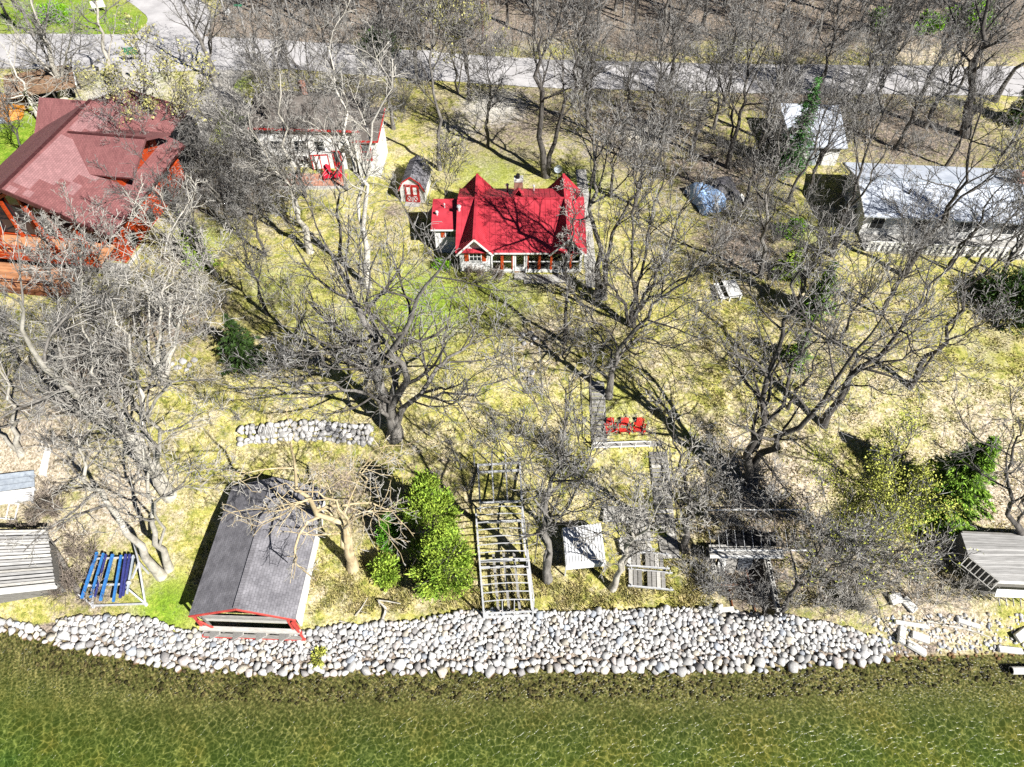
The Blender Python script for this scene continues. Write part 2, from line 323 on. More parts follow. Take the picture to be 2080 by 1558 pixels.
    bp = N.new('ShaderNodeBump'); bp.inputs['Strength'].default_value = .75; bp.inputs['Distance'].default_value = .07
    L.new(math_('ADD', math_('MULTIPLY', n_fine, .6), math_('MULTIPLY', n_grain, .35)), bp.inputs['Height']); L.new(bp.outputs[0], b.inputs['Normal'])
    return m
ground = link('ground', gme, ground_material(), kind='structure')
def water_material():
    m = bpy.data.materials.new('lake_water'); m.use_nodes = True; N = m.node_tree.nodes; L = m.node_tree.links; N.remove(N['Principled BSDF'])
    tc = N.new('ShaderNodeTexCoord').outputs['Object']
    nz = N.new('ShaderNodeTexNoise'); nz.inputs['Scale'].default_value = 1.1; nz.inputs['Detail'].default_value = 3; L.new(tc, nz.inputs['Vector'])
    dm = N.new('ShaderNodeVectorMath'); dm.operation = 'SCALE'; dm.inputs['Scale'].default_value = .8; L.new(nz.outputs['Color'], dm.inputs[0])
    av = N.new('ShaderNodeVectorMath'); L.new(tc, av.inputs[0]); L.new(dm.outputs[0], av.inputs[1])
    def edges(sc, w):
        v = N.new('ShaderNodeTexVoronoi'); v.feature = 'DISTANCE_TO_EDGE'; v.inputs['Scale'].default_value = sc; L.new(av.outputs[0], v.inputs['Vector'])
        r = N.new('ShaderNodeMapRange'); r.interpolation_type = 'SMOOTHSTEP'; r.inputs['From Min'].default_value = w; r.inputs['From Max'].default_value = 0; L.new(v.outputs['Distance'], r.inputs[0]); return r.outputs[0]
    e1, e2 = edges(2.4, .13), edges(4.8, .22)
    # fine ripple and caustic cells dominate near the stones, long cells further out
    sx = N.new('ShaderNodeSeparateXYZ'); L.new(tc, sx.inputs[0])
    far = N.new('ShaderNodeMapRange'); far.inputs['From Min'].default_value = 13.2; far.inputs['From Max'].default_value = 11.6; L.new(sx.outputs[1], far.inputs[0])
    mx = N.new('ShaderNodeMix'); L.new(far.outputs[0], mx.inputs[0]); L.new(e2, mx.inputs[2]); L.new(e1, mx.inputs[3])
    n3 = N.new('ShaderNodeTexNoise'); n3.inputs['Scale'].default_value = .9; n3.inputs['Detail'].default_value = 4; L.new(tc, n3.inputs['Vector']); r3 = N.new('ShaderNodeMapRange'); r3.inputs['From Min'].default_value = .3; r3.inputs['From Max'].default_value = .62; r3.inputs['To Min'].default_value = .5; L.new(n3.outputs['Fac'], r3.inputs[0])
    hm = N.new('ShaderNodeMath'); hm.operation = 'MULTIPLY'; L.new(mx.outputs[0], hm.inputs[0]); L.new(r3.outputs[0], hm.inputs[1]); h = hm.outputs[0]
    bp = N.new('ShaderNodeBump'); bp.inputs['Strength'].default_value = 1.0; bp.inputs['Distance'].default_value = .022; L.new(h, bp.inputs['Height'])
    gl = N.new('ShaderNodeBsdfGlossy'); gl.inputs['Roughness'].default_value = .3; L.new(bp.outputs[0], gl.inputs['Normal'])
    lw = N.new('ShaderNodeLayerWeight'); lw.inputs['Blend'].default_value = .5; L.new(bp.outputs[0], lw.inputs['Normal']); pw = N.new('ShaderNodeMath'); pw.operation = 'POWER'; pw.inputs[1].default_value = 5; L.new(lw.outputs['Facing'], pw.inputs[0]); fr = N.new('ShaderNodeMath'); fr.operation = 'MULTIPLY_ADD'; fr.inputs[1].default_value = .97; fr.inputs[2].default_value = .022; L.new(pw.outputs[0], fr.inputs[0])
    tr = N.new('ShaderNodeBsdfTransparent')
    cr = N.new('ShaderNodeValToRGB'); cr.color_ramp.elements[0].color = (.4, .47, .34, 1); cr.color_ramp.elements[1].color = (.98, .99, .9, 1); L.new(h, cr.inputs[0]); L.new(cr.outputs[0], tr.inputs[0])  # sunlight caustics painted as a bright net in the transparent tint
    ms = N.new('ShaderNodeMixShader'); L.new(fr.outputs[0], ms.inputs[0]); L.new(tr.outputs[0], ms.inputs[1]); L.new(gl.outputs[0], ms.inputs[2])
    L.new(ms.outputs[0], N['Material Output'].inputs[0]); return m
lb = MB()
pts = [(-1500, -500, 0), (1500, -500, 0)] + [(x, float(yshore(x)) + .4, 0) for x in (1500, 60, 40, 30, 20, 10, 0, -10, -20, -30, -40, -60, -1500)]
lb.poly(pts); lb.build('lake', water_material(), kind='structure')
M['road'] = mat('road', (.5, .49, .5), (.38, .37, .38), scale=.5, rough=.9, detail=9, bump=.2, bscale=20)
M['gravel'] = mat('gravel', (.5, .48, .45), (.33, .31, .28), scale=1.2, rough=.95, detail=9, bump=.4, bscale=12)
def strip(name, pix, width, m, lift=.035, widths=None):
    C = np.array([gp(*p) for p in pix]); d = np.linalg.norm(np.diff(C[:, :2], axis=0), axis=1); s = np.r_[0, np.cumsum(d)]
    n = max(4, int(s[-1] / 1.0)); u = np.linspace(0, s[-1], n); cx = np.interp(u, s, C[:, 0]); cy = np.interp(u, s, C[:, 1])
    k = np.ones(7) / 7
    if n > 12: cx[3:-3] = np.convolve(cx, k, 'valid'); cy[3:-3] = np.convolve(cy, k, 'valid')
    tx = np.gradient(cx); ty = np.gradient(cy); l = np.hypot(tx, ty); nxx, nyy = -ty / l, tx / l
    w = np.interp(u, s, widths) if widths is not None else np.full(n, width)
    V = []; c = 9
    for j in np.linspace(-.5, .5, c):
        x = cx + nxx * w * j; y = cy + nyy * w * j; V.append(np.stack([x, y, gz(x, y) + lift - (.03 if abs(j) > .49 else 0)], -1))
    V = np.stack(V, 1).reshape(-1, 3); ii = np.arange(n * c).reshape(n, c)
    return link(name, mesh_np(name, V, np.stack([ii[:-1, :-1], ii[1:, :-1], ii[1:, 1:], ii[:-1, 1:]], -1).reshape(-1, 4), True), m, kind='structure')
strip('road', [(-700, 70), (-200, 95), (100, 105), (300, 108), (600, 113), (900, 136), (1100, 150), (1500, 158), (1900, 163), (2400, 168), (3200, 172)], 6.6, M['road'], .09, widths=[6.6, 7, 9, 9.5, 7, 6.6, 6.6, 6.6, 6.6, 6.6, 6.6])
strip('side_road', [(300, 118), (360, 62), (372, 30), (330, 0), (280, -30), (200, -70)], 7, M['road'], .075, widths=[9, 8.5, 7.5, 7, 7, 7])
strip('driveway', [(265, 128), (262, 160), (245, 195), (215, 215)], 5.0, M['gravel'], .06)
strip('lodge_drive', [(470, 118), (445, 150), (420, 195), (400, 250), (392, 300)], 4.5, M['gravel'], .055, widths=[6, 5, 4.5, 4, 2.5])
strip('footpath', [(447, 125), (440, 175), (475, 215), (512, 228)], 2.2, M['gravel'], .05)
strip('house_path', [(1203, 585), (1197, 520), (1190, 440), (1180, 345)], 1.0, M['concrete'], .05)
# ---------------------------------------------------------------- grass tufts (uncountable): small upright blades
def tufts(name, pts_xy, hgt, m, label, seed=3, w=.035):
    r = np.random.RandomState(seed); n = len(pts_xy); x, y = pts_xy[:, 0], pts_xy[:, 1]; z = gz(x, y) - .01
    a = r.uniform(0, 2 * np.pi, n); h = hgt * r.uniform(.5, 1.4, n); lx, ly = r.normal(0, .5, n) * h, r.normal(0, .5, n) * h
    ww = w * r.uniform(.6, 1.6, n); dx, dy = np.cos(a) * ww, np.sin(a) * ww
    V = np.stack([np.stack([x - dx, y - dy, z], -1), np.stack([x + dx, y + dy, z], -1), np.stack([x + lx, y + ly, z + h], -1)], 1).reshape(-1, 3)
    o = link(name, mesh_np(name, V, np.arange(3 * n).reshape(-1, 3)), m, kind='stuff'); return tag(o, label, 'grass')
def scatter_xy(px0, px1, py0, py1, n, seed, keep=None):
    r = np.random.RandomState(seed); c = np.array([gp(px0, py1), gp(px1, py1), gp(px1, py0), gp(px0, py0)])
    u, v = r.rand(n), np.sqrt(r.rand(n)); lo = c[0] + (c[1] - c[0]) * u[:, None]; hi = c[3] + (c[2] - c[3]) * u[:, None]
    p = lo + (hi - lo) * r.rand(n)[:, None]; q = p[:, :2]
    t = q[:, 1] - yshore(q[:, 0]); q = q[t > 3.3]
    inpit = (q[:, 0] > PIT[0] - .3) & (q[:, 0] < PIT[1] + .3) & (q[:, 1] < PIT[3] + .3); q = q[~inpit]
    return q
def clump(q, seed, k=1.3):
    m = np.sin(q[:, 0] * 1.7 + 2 * np.sin(q[:, 1] * .9)) * np.sin(q[:, 1] * 1.9 + 1.5 * np.sin(q[:, 0] * .8)); r = np.random.RandomState(seed)
    return q[m + r.normal(0, .5, len(q)) > .1]
tufts('lawn_grass', clump(scatter_xy(380, 1460, 440, 1240, 130000, 5), 1), .15, M['dry_grass'], 'dry yellow lawn grass between the cottage and the shore', 3)
tufts('bank_grass', clump(scatter_xy(560, 1420, 1140, 1255, 26000, 6), 2), .26, M['dry_grass'], 'long straw coloured grass just above the pale shore stones', 4, .03)
tufts('field_grass', clump(scatter_xy(1420, 2080, 560, 1240, 80000, 8), 3), .16, M['dry_grass'], 'dry grass and litter on the bare right hand slope', 6)
# ---------------------------------------------------------------- shore stones
def rock_mesh(seed, sub=2, rough=.16, flat=.72):
    import bmesh
    r = np.random.RandomState(seed); bm = bmesh.new()
    P = r.normal(size=(19, 3)); P /= np.linalg.norm(P, axis=1, keepdims=True); P *= r.uniform(.88, 1.0, (19, 1)); P = np.sign(P) * np.abs(P) ** .82      # blunt, blocky field stone
    P /= np.abs(P).max(0); P *= np.array([1, r.uniform(.62, .95), r.uniform(flat - .14, flat + .1)])
    for p in P: bm.verts.new(p)
    bmesh.ops.convex_hull(bm, input=bm.verts); bmesh.ops.delete(bm, geom=[v for v in bm.verts if not v.link_faces], context='VERTS'); bmesh.ops.triangulate(bm, faces=bm.faces)
    bm.verts.index_update(); V = np.array([v.co[:] for v in bm.verts]); F = np.array([[v.index for v in f.verts] for f in bm.faces]); bm.free()
    return V.astype(np.float32), F
def stone_mat():
    m = mat('shore_stone', (.66, .655, .65), (.4, .395, .39), scale=5, rough=.9, island=.35, bump=.35, detail=7, bscale=14)
    N = m.node_tree.nodes; L = m.node_tree.links; b = N['Principled BSDF']; old = b.inputs['Base Color'].links[0].from_socket
    oi = N.new('ShaderNodeObjectInfo'); g = N.new('ShaderNodeNewGeometry'); ad = N.new('ShaderNodeMath'); L.new(oi.outputs['Random'], ad.inputs[0]); L.new(g.outputs['Random Per Island'], ad.inputs[1])
    ml = N.new('ShaderNodeMath'); ml.operation = 'MULTIPLY'; ml.inputs[1].default_value = 7.31; L.new(ad.outputs[0], ml.inputs[0]); fr = N.new('ShaderNodeMath'); fr.operation = 'FRACT'; L.new(ml.outputs[0], fr.inputs[0])
    cr = N.new('ShaderNodeValToRGB'); cr.color_ramp.interpolation = 'CONSTANT'; st = [(0, (1, 1, 1)), (.66, (.95, .88, .85)), (.75, (.72, .78, .88)), (.83, (1, .93, .8)), (.92, (.62, .6, .6))]
    while len(cr.color_ramp.elements) < 5: cr.color_ramp.elements.new(.5)
    for e_, (p, c) in zip(cr.color_ramp.elements, st): e_.position = p; e_.color = hexc(*c)
    L.new(fr.outputs[0], cr.inputs[0]); mx = N.new('ShaderNodeMix'); mx.data_type = 'RGBA'; mx.blend_type = 'MULTIPLY'; mx.inputs[0].default_value = 1; L.new(old, mx.inputs[6]); L.new(cr.outputs[0], mx.inputs[7])
    sx = N.new('ShaderNodeSeparateXYZ'); L.new(g.outputs['Position'], sx.inputs[0]); nz = N.new('ShaderNodeTexNoise'); nz.inputs['Scale'].default_value = 2.2; L.new(g.outputs['Position'], nz.inputs['Vector'])
    a2 = N.new('ShaderNodeMath'); a2.operation = 'MULTIPLY_ADD'; a2.inputs[1].default_value = -.22; L.new(nz.outputs['Fac'], a2.inputs[0]); L.new(sx.outputs[2], a2.inputs[2])
    wr = N.new('ShaderNodeMapRange'); wr.inputs['From Min'].default_value = .08; wr.inputs['From Max'].default_value = -.02; L.new(a2.outputs[0], wr.inputs[0])
    wet = N.new('ShaderNodeMix'); wet.data_type = 'RGBA'; L.new(wr.outputs[0], wet.inputs[0]); L.new(mx.outputs[2], wet.inputs[6]); wet.inputs[7].default_value = (.17, .1, .045, 1)   # rusty algae at the water line
    L.new(wet.outputs[2], b.inputs['Base Color']); return m
M['stone'] = stone_mat()
M['wall_stone'] = mat('wall_stone', (.58, .57, .56), (.4, .39, .38), scale=4, rough=.9, island=.35, bump=.3)
ROCKS = [rock_mesh(100 + k) for k in range(14)]
ROCK_ME = [mesh_np('stone', v, f, False) for v, f in ROCKS]
for me in ROCK_ME: me.materials.append(M['stone'])
def in_boathouse(x, y): return -19.0 < x < -12.9 and y > 16.75
def pack(x0, x1, lo, hi, sizes, seed, reject=None):
    r = np.random.RandomState(seed); C = np.zeros((0, 3)); cell = {}
    for rad0, tries in sizes:
        for _ in range(tries):
            x = r.uniform(x0, x1); l, h = lo(x), hi(x)
            if h <= l: continue
            y = r.uniform(l, h); rad = rad0 * r.uniform(.85, 1.2)
            if reject and reject(x, y): continue
            i, j = int(x // 1), int(y // 1); ok = True
            for a_ in (-1, 0, 1):
                for b_ in (-1, 0, 1):
                    for (qx, qy, qr) in cell.get((i + a_, j + b_), ()):
                        if (qx - x) ** 2 + (qy - y) ** 2 < (.7 * (qr + rad)) ** 2: ok = False; break
                    if not ok: break
                if not ok: break
            if ok: cell.setdefault((i, j), []).append((x, y, rad))
    return np.array([c for v in cell.values() for c in v])
x_end = float(gp(1800, 1330)[0])
rev = thing('stone_revetment', 'long band of pale loose boulders lining the shore', 'stone bank', (0, float(yshore(0)) + 1.5, .4))
hi_f = lambda x: float(np.interp(x, _tp[:, 0], _tp[:, 1])); lo_f = lambda x: float(yshore(x)) - .25
edge_row = pack(-36, x_end, lambda x: float(yshore(x)) - .1, lambda x: float(yshore(x)) + .5, [(.32, 90), (.25, 350), (.19, 900), (.15, 900)], 21)
edge_cells = [(x, y) for x, y, _ in edge_row]
def rej(x, y):
    if in_boathouse(x, y): return True
    return any(abs(x - a_) < .62 and (x - a_) ** 2 + (y - b_) ** 2 < .13 for a_, b_ in edge_cells)
x_left = float(gp(115, 1290)[0])
body = pack(x_left, x_end, lambda x: lo_f(x) + .45, hi_f, [(.24, 350), (.19, 4000), (.15, 12000), (.118, 18000), (.09, 20000)], 22, rej)
allr = np.vstack([edge_row, body]); order = np.argsort(-allr[:, 2]); allr = allr[order]
rr = np.random.RandomState(5); VV, FF, off = [], [], 0
from mathutils import Euler
for k, (x, y, rad) in enumerate(allr):
    z = float(gz(x, y)) + .1 + rad * rr.uniform(.2, .5); s = rad * 1.15; eu = Euler((rr.normal(0, .35), rr.normal(0, .35), rr.uniform(0, 6.28)))
    if k < 300:
        o = link('stone', ROCK_ME[k % 14], None, rev); o.location = (x, y - rev.location[1], z - rev.location[2]); o.rotation_euler = eu; o.scale = (s, s, s)
    else:
        v, f = ROCKS[rr.randint(14)]; R = np.array(eu.to_matrix()); VV.append((v * s) @ R.T + np.array([x, y - rev.location[1], z - rev.location[2]])); FF.append(f + off); off += len(v)
link('stone_mass', mesh_np('stone_mass', np.vstack(VV), np.vstack(FF)), M['stone'], rev, kind='stuff')
# little cobbles on the lake bed close to the edge and on the right hand beach
def cobbles(name, label, x0, x1, lo, hi, n, rmin, rmax, seed, m):
    r = np.random.RandomState(seed); VV, FF, off = [], [], 0
    for _ in range(n):
        x = r.uniform(x0, x1); y = r.uniform(lo(x), hi(x)); rad = r.uniform(rmin, rmax) ; v, f = ROCKS[r.randint(14)]
        t = r.uniform(0, 6.28); R = np.array([[math.cos(t), -math.sin(t), 0], [math.sin(t), math.cos(t), 0], [0, 0, 1]])
        VV.append((v * rad) @ R.T + np.array([x, y, float(gz(x, y)) + rad * .1])); FF.append(f + off); off += len(v)
    return tag(link(name, mesh_np(name, np.vstack(VV), np.vstack(FF)), m, kind='stuff'), label, 'cobbles')
M['bed_stone'] = mat('bed_stone', (.17, .13, .07), (.08, .06, .03), scale=3, rough=.9, island=.5)
cobbles('lakebed_cobbles', 'brown cobbles under the shallow water along the shore', -30, 34, lambda x: float(yshore(x)) - 1.6, lambda x: float(yshore(x)) - .1, 900, .06, .16, 31, M['bed_stone'])
cobbles('beach_cobbles', 'small pale and rusty cobbles on the beach right of the boulders', x_end - .5, 36, lambda x: float(yshore(x)) - .1, lambda x: float(yshore(x)) + 2.4, 520, .05, .17, 32, M['stone'])
# ================================================================ TREES
def resample(pts, n):
    """smooth curve through the given points"""
    P = np.array(pts, float)
    if len(P) == 2: return P[0] + (P[1] - P[0]) * np.linspace(0, 1, n)[:, None]
    E0 = np.vstack([2 * P[0] - P[1], P, 2 * P[-1] - P[-2]]); out = []
    for u in np.linspace(0, len(P) - 1 - 1e-6, n):
        i = int(u); t = u - i; a_, b_, c_, d_ = E0[i], E0[i + 1], E0[i + 2], E0[i + 3]
        out.append(.5 * (2 * b_ + (c_ - a_) * t + (2 * a_ - 5 * b_ + 4 * c_ - d_) * t * t + (3 * b_ - a_ - 3 * c_ + d_) * t ** 3))
    return np.array(out)
def spawn(P, R, K, t0, t1, ang, lenr, nseg, wig, up, rr, rng, minr=.008, maxlen=99, tipr=.3):
    B, n, _ = P.shape; seg = np.diff(P, axis=1); Lp = np.linalg.norm(seg, axis=2).sum(1)
    t = t0 + (t1 - t0) * ((np.arange(K)[None, :] + rng.rand(B, K)) / K); f = t * (n - 1); i = np.minimum(f.astype(int), n - 2); w = (f - i)[..., None]
    bi = np.arange(B)[:, None]; pos = P[bi, i] * (1 - w) + P[bi, i + 1] * w; T = seg[bi, i]; T = T / (np.linalg.norm(T, axis=2, keepdims=True) + 1e-9)
    rad = R[bi, i] * (1 - w[..., 0]) + R[bi, i + 1] * w[..., 0]
    ref = rng.normal(size=(B, K, 3)); u = np.cross(T, ref); u /= np.linalg.norm(u, axis=2, keepdims=True) + 1e-9
    v = np.cross(T, u); ph = np.arange(K)[None, :] * 2.4 + rng.rand(B, 1) * 6.28 + rng.normal(0, .5, (B, K))
    ref0 = np.cross(T, np.array([.3, .2, 1.0])); ref0 /= np.linalg.norm(ref0, axis=2, keepdims=True) + 1e-9; ref1 = np.cross(T, ref0)
    side = ref0 * np.cos(ph)[..., None] + ref1 * np.sin(ph)[..., None]
    a_ = np.radians(ang) * rng.uniform(.65, 1.3, (B, K)); d = T * np.cos(a_)[..., None] + side * np.sin(a_)[..., None]
    L = np.minimum(Lp[:, None] * lenr * (1.2 - .75 * t) * rng.uniform(.6, 1.35, (B, K)), maxlen)
    C = B * K; d = d.reshape(C, 3); p = pos.reshape(C, 3); L = L.reshape(C); r0 = np.minimum(rad.reshape(C) * rr, .03 * L + .006); r0 = np.maximum(r0, minr)
    out = [p]
    for k in range(nseg):
        d = d + rng.normal(0, wig, (C, 3)); d[:, 2] += up; d /= np.linalg.norm(d, axis=1, keepdims=True); p = p + d * (L / nseg)[:, None]; out.append(p)
    RR = r0[:, None] * np.linspace(1, tipr, nseg + 1)[None, :]
    return np.stack(out, 1), np.maximum(RR, minr * .75)
def tubes(groups):
    VV, FF, off = [], [], 0
    for P, R, s in groups:
        B, n, _ = P.shape; T = np.gradient(P, axis=1); T /= np.linalg.norm(T, axis=2, keepdims=True) + 1e-9
        ref = np.where(np.abs(T[:, :1, 2:3]) > .9, np.array([1., .1, 0]), np.array([0, .1, 1.])); u = np.cross(T, np.broadcast_to(ref, T.shape)); u /= np.linalg.norm(u, axis=2, keepdims=True) + 1e-9; v = np.cross(T, u)
        th = np.arange(s) * 2 * np.pi / s
        V = P[:, :, None] + (u[:, :, None] * np.cos(th)[None, None, :, None] + v[:, :, None] * np.sin(th)[None, None, :, None]) * R[:, :, None, None]
        ii = np.arange(B * n * s).reshape(B, n, s) + off; jj = np.roll(ii, -1, 2)
        FF.append(np.stack([ii[:, :-1], jj[:, :-1], jj[:, 1:], ii[:, 1:]], -1).reshape(-1, 4)); VV.append(V.reshape(-1, 3)); off += B * n * s
    return np.vstack(VV), np.vstack(FF)
SPEC = dict(spread=dict(K=(9, 7, 5, 2), ang=(52, 48, 45, 40), len=(.62, .55, .5, .48), up=(.1, .06, .03, .02), t0=.28, wig=(.17, .17, .16, .14)),
            tall=dict(K=(11, 7, 4, 2), ang=(38, 42, 42, 40), len=(.42, .5, .5, .48), up=(.13, .08, .05, .03), t0=.35, wig=(.12, .14, .15, .13)),
            sparse=dict(K=(8, 6, 5, 2), ang=(45, 45, 45, 40), len=(.45, .5, .5, .5), up=(.1, .06, .03, .02), t0=.4, wig=(.16, .17, .17, .15)),
            fan=dict(K=(10, 7, 4, 2), ang=(32, 34, 36, 36), len=(.6, .55, .5, .5), up=(.06, .05, .03, .02), t0=.25, wig=(.11, .12, .13, .13)),
            dead=dict(K=(6, 5, 4, 2), ang=(58, 55, 50, 45), len=(.5, .5, .48, .45), up=(.0, -.02, -.02, -.02), t0=.3, wig=(.26, .28, .25, .22)))
def tree_meshes(stems, radii, spec, seed, minr=.011, leaf=0, leaf_size=.11, maxl=5.0, clumps=0):
    rng = np.random.RandomState(seed); q = SPEC[spec]; n = 14
    P0 = np.stack([resample(s, n) for s in stems]); L = np.linalg.norm(np.diff(P0, axis=1), axis=2).sum(1)
    u = np.linspace(0, 1, n); R0 = np.stack([r * (1 - .86 * u ** .9) + r * .55 * np.exp(-u * n * .9) * (1 if k == 0 or True else 0) for k, r in enumerate(radii)])
    jit = rng.normal(0, 1, P0.shape) * (np.minimum(u * 4, 1) * .012)[None, :, None] * L[:, None, None]; P0 = P0 + jit * np.array([1, 1, .4])
    trunk = tubes([(P0, R0, 10)])
    g = []; P, R = P0, R0; tips = None
    for lv in range(4):
        P, R = spawn(P, R, q['K'][lv], q['t0'] if lv == 0 else (.22 if lv == 1 else .12), .99, q['ang'][lv], q['len'][lv], (6, 4, 2, 1)[lv], q['wig'][lv], q['up'][lv], (.62, .62, .7, .8)[lv], rng, minr=(minr * 2.3, minr * 2.0, minr * 1.6, minr * 1.2)[lv], maxlen=(maxl, maxl * .55, maxl * .3, maxl * .17)[lv])
        g.append((P, R, (6, 4, 3, 3)[lv])); tips = P
    crown = tubes(g); nlimb = len(tubes(g[:2])[1]); leaves = None
    if leaf:
        A = tips.reshape(-1, 3)
        if clumps: A = A[rng.randint(len(A), size=clumps)]
        c = A[rng.randint(len(A), size=leaf)] + rng.normal(0, .28 if clumps else .12, (leaf, 3)); e1 = rng.normal(size=(leaf, 3)); e2 = rng.normal(size=(leaf, 3)); s = leaf_size * rng.uniform(.5, 1.4, (leaf, 1))
        e1 *= s / np.linalg.norm(e1, axis=1, keepdims=True); e2 *= s / np.linalg.norm(e2, axis=1, keepdims=True)
        leaves = (np.stack([c - e1, c + e1 * .3 - e2 * .8, c + e1, c + e2 * .8], 1).reshape(-1, 3), np.arange(4 * leaf).reshape(-1, 4))
    return trunk, crown + (nlimb,), leaves
def crown_mesh(cr, limb, twig):
    me = mesh_np('crown', cr[0], cr[1], True); me.materials.append(M[limb]); me.materials.append(M[twig])
    k = np.ones(len(cr[1]), np.int32); k[:cr[2]] = 0; me.polygons.foreach_set('material_index', k); return me
LIMB = {'bark_pale': 'bark', 'birch': 'bark_pale'}
def build_tree(name, label, base, stems, radii, spec, seed, bark='bark', twig='twig', group=None, cat='tree', **kw):
    leafm = kw.pop('leaf_mat', 'bud'); t = thing(name, label, cat, base, 0, group)
    tr, cr, lv = tree_meshes(stems, radii, spec, seed, **kw)
    link('trunk', mesh_np('trunk', *tr, True), M[bark], t); link('crown', crown_mesh(cr, LIMB.get(bark, bark if bark == 'bark_dead' else 'bark_dark'), twig), None, t)
    if lv: link('leaves', mesh_np('leaves', *lv), M[leafm], t, kind='stuff')
    return t
def ptree(label, base, stems, radii, spec='spread', seed=1, name='bare_tree', **kw):
    """tree placed by the pixel of its foot; stems rise in the upright plane through the foot (dy metres behind/before it)"""
    b = gp(*base); S3 = []
    for st in stems:
        q = [np.array([0, 0, -.25])]
        for s in st:
            dy = s[2] if len(s) > 2 else 0.0
            w = aty(s[0], s[1], b[1] + dy); q.append(w - b)
        S3.append(q)
    return build_tree(name, label, b, S3, radii, spec, seed, **kw)
G_TREE = 'bare trees'
# ---- trees that stand out in the photograph
ptree('leaning many-stemmed bare tree at left, footed above the leaning shore pair', (345, 1005), [[(300, 930), (240, 875), (135, 790, -1), (60, 690, -2), (20, 600, -2.5)], [(310, 920), (290, 830, 1), (262, 720, 2), (240, 620, 3)], [(325, 930), (318, 830, -1), (350, 720, -2), (380, 620, -2.5)], [(270, 890), (215, 830, 1.5), (190, 720, 2.5), (150, 580, 3)]], [.38, .26, .17, .2], 'spread', 11, group=G_TREE, bark='bark_pale', twig='twig_pale')
ptree('pale trunk leaning left over the shore beside the blue boat lift', (328, 1170), [[(270, 1100), (210, 1010, .5), (180, 950, .8), (165, 890, 1.2)]], [.27], 'sparse', 12, bark='bark_pale', twig='twig_pale', group=G_TREE)
ptree('pale twin trunk standing close right of the shore tree that leans left', (342, 1156), [[(318, 1095), (303, 1040), (296, 960, .5), (290, 900, 1)], [(325, 1100), (318, 1030, -.4), (345, 990, -.8), (360, 940, -1)]], [.22, .12], 'sparse', 13, bark='bark_pale', twig='twig_pale', group=G_TREE)
ptree('short pale tree at the left edge forking low into two trunks', (42, 922), [[(30, 880), (27, 840), (10, 760, .5), (-10, 660, 1)], [(15, 890), (-20, 840, -.5), (-60, 760, -1)]], [.2, .17], 'sparse', 14, bark='bark_pale', twig='twig', group=G_TREE)
ptree('white-barked birch clump left of the lawn below the lodge', (330, 775), [[(322, 700), (325, 620), (345, 520, .5), (355, 430, 1)], [(352, 700), (368, 640), (392, 590, -.5), (420, 500, -1)], [(310, 710), (300, 640, .8), (280, 560, 1.5), (255, 470, 2)], [(345, 700), (350, 610, 1), (385, 540, 1.4), (375, 450, 1.8)]], [.15, .16, .11, .1], 'sparse', 15, name='birch_tree', bark='birch', twig='twig_pale', group=G_TREE, maxl=3.6)
ptree('slim bare tree rising in front of the lodge deck', (125, 655), [[(150, 590), (165, 530), (160, 470, .5), (155, 440, 1)], [(170, 590), (200, 530, -.4), (210, 470, -.8)], [(110, 590), (85, 530, .6), (75, 480, 1.2)]], [.14, .1, .1], 'fan', 16, maxl=2.6, bark='bark_pale', twig='twig_pale', group=G_TREE)
ptree('largest spreading bare tree in the middle of the lawn, thick pale foot', (802, 885), [[(795, 840), (772, 740, .5), (748, 660, 1.2), (690, 560, 2), (650, 480, 2.5)], [(800, 835), (820, 760, -.8), (815, 690, -1.2), (850, 600, -1.5), (900, 520, -2)], [(785, 830), (730, 740, 1.5), (640, 690, 3), (560, 650, 4)], [(815, 835), (880, 760, 1.5), (905, 730, 2.5), (955, 690, 3.5), (950, 610, 4)], [(790, 840), (740, 800, -2), (640, 780, -3.5), (540, 770, -4.5)], [(810, 840), (860, 800, -2), (950, 800, -3), (1040, 770, -3.5)], [(795, 830), (790, 730, 0), (760, 620, 0), (770, 500, 0)]], [.46, .33, .22, .24, .2, .18, .24], 'spread', 17, maxl=5.5, group=G_TREE)
ptree('tall white-barked birch forking high left of the red-roofed cottage', (746, 582), [[(742, 500), (735, 430), (731, 360), (700, 290, .6), (680, 190, 1.2), (665, 100, 1.5)], [(743, 500), (736, 430, .05), (733, 362, .05), (762, 300, -.6), (760, 220, -1), (790, 130, -1.5)]], [.24, .2], 'sparse', 18, name='birch_tree', bark='birch', twig='twig_pale', group=G_TREE, maxl=3.6)
ptree('pale-trunked tree left of the tall forked birch, footed on the lawn', (630, 512), [[(615, 450), (600, 400), (585, 330, .5), (570, 250, 1), (565, 150, 1.4)], [(612, 450), (590, 390, -.6), (545, 320, -1.2), (500, 230, -1.6)]], [.25, .17], 'tall', 19, bark='bark_pale', twig='twig_pale', group=G_TREE)
ptree('thin dark bare tree between the two pale trunks on the left lawn', (694, 532), [[(688, 450), (686, 380), (690, 300, .4), (680, 210, .8)]], [.14], 'sparse', 20, bark='bark_dark', twig='twig', group=G_TREE)
ptree('tall straight bare tree standing just behind the small red-doored shed', (893, 345), [[(891, 280), (888, 210), (880, 130), (870, 40, .5), (868, -40, 1)]], [.2], 'tall', 21, group=G_TREE)
ptree('twin-trunked bare tree in a narrow V right behind the cottage chimney', (1110, 358), [[(1098, 290), (1095, 210), (1093, 130), (1088, 50, .6), (1080, -50, 1)], [(1122, 300), (1140, 220), (1165, 150, -.6), (1185, 60, -1), (1210, -40, -1.4)]], [.32, .24], 'tall', 22, bark='bark_dark', group=G_TREE)
ptree('straight dark trunk close to the right side of the cottage', (1216, 602), [[(1213, 520), (1207, 440), (1205, 370), (1195, 280, .4), (1190, 180, .8)]], [.24], 'tall', 23, bark='bark', group=G_TREE)
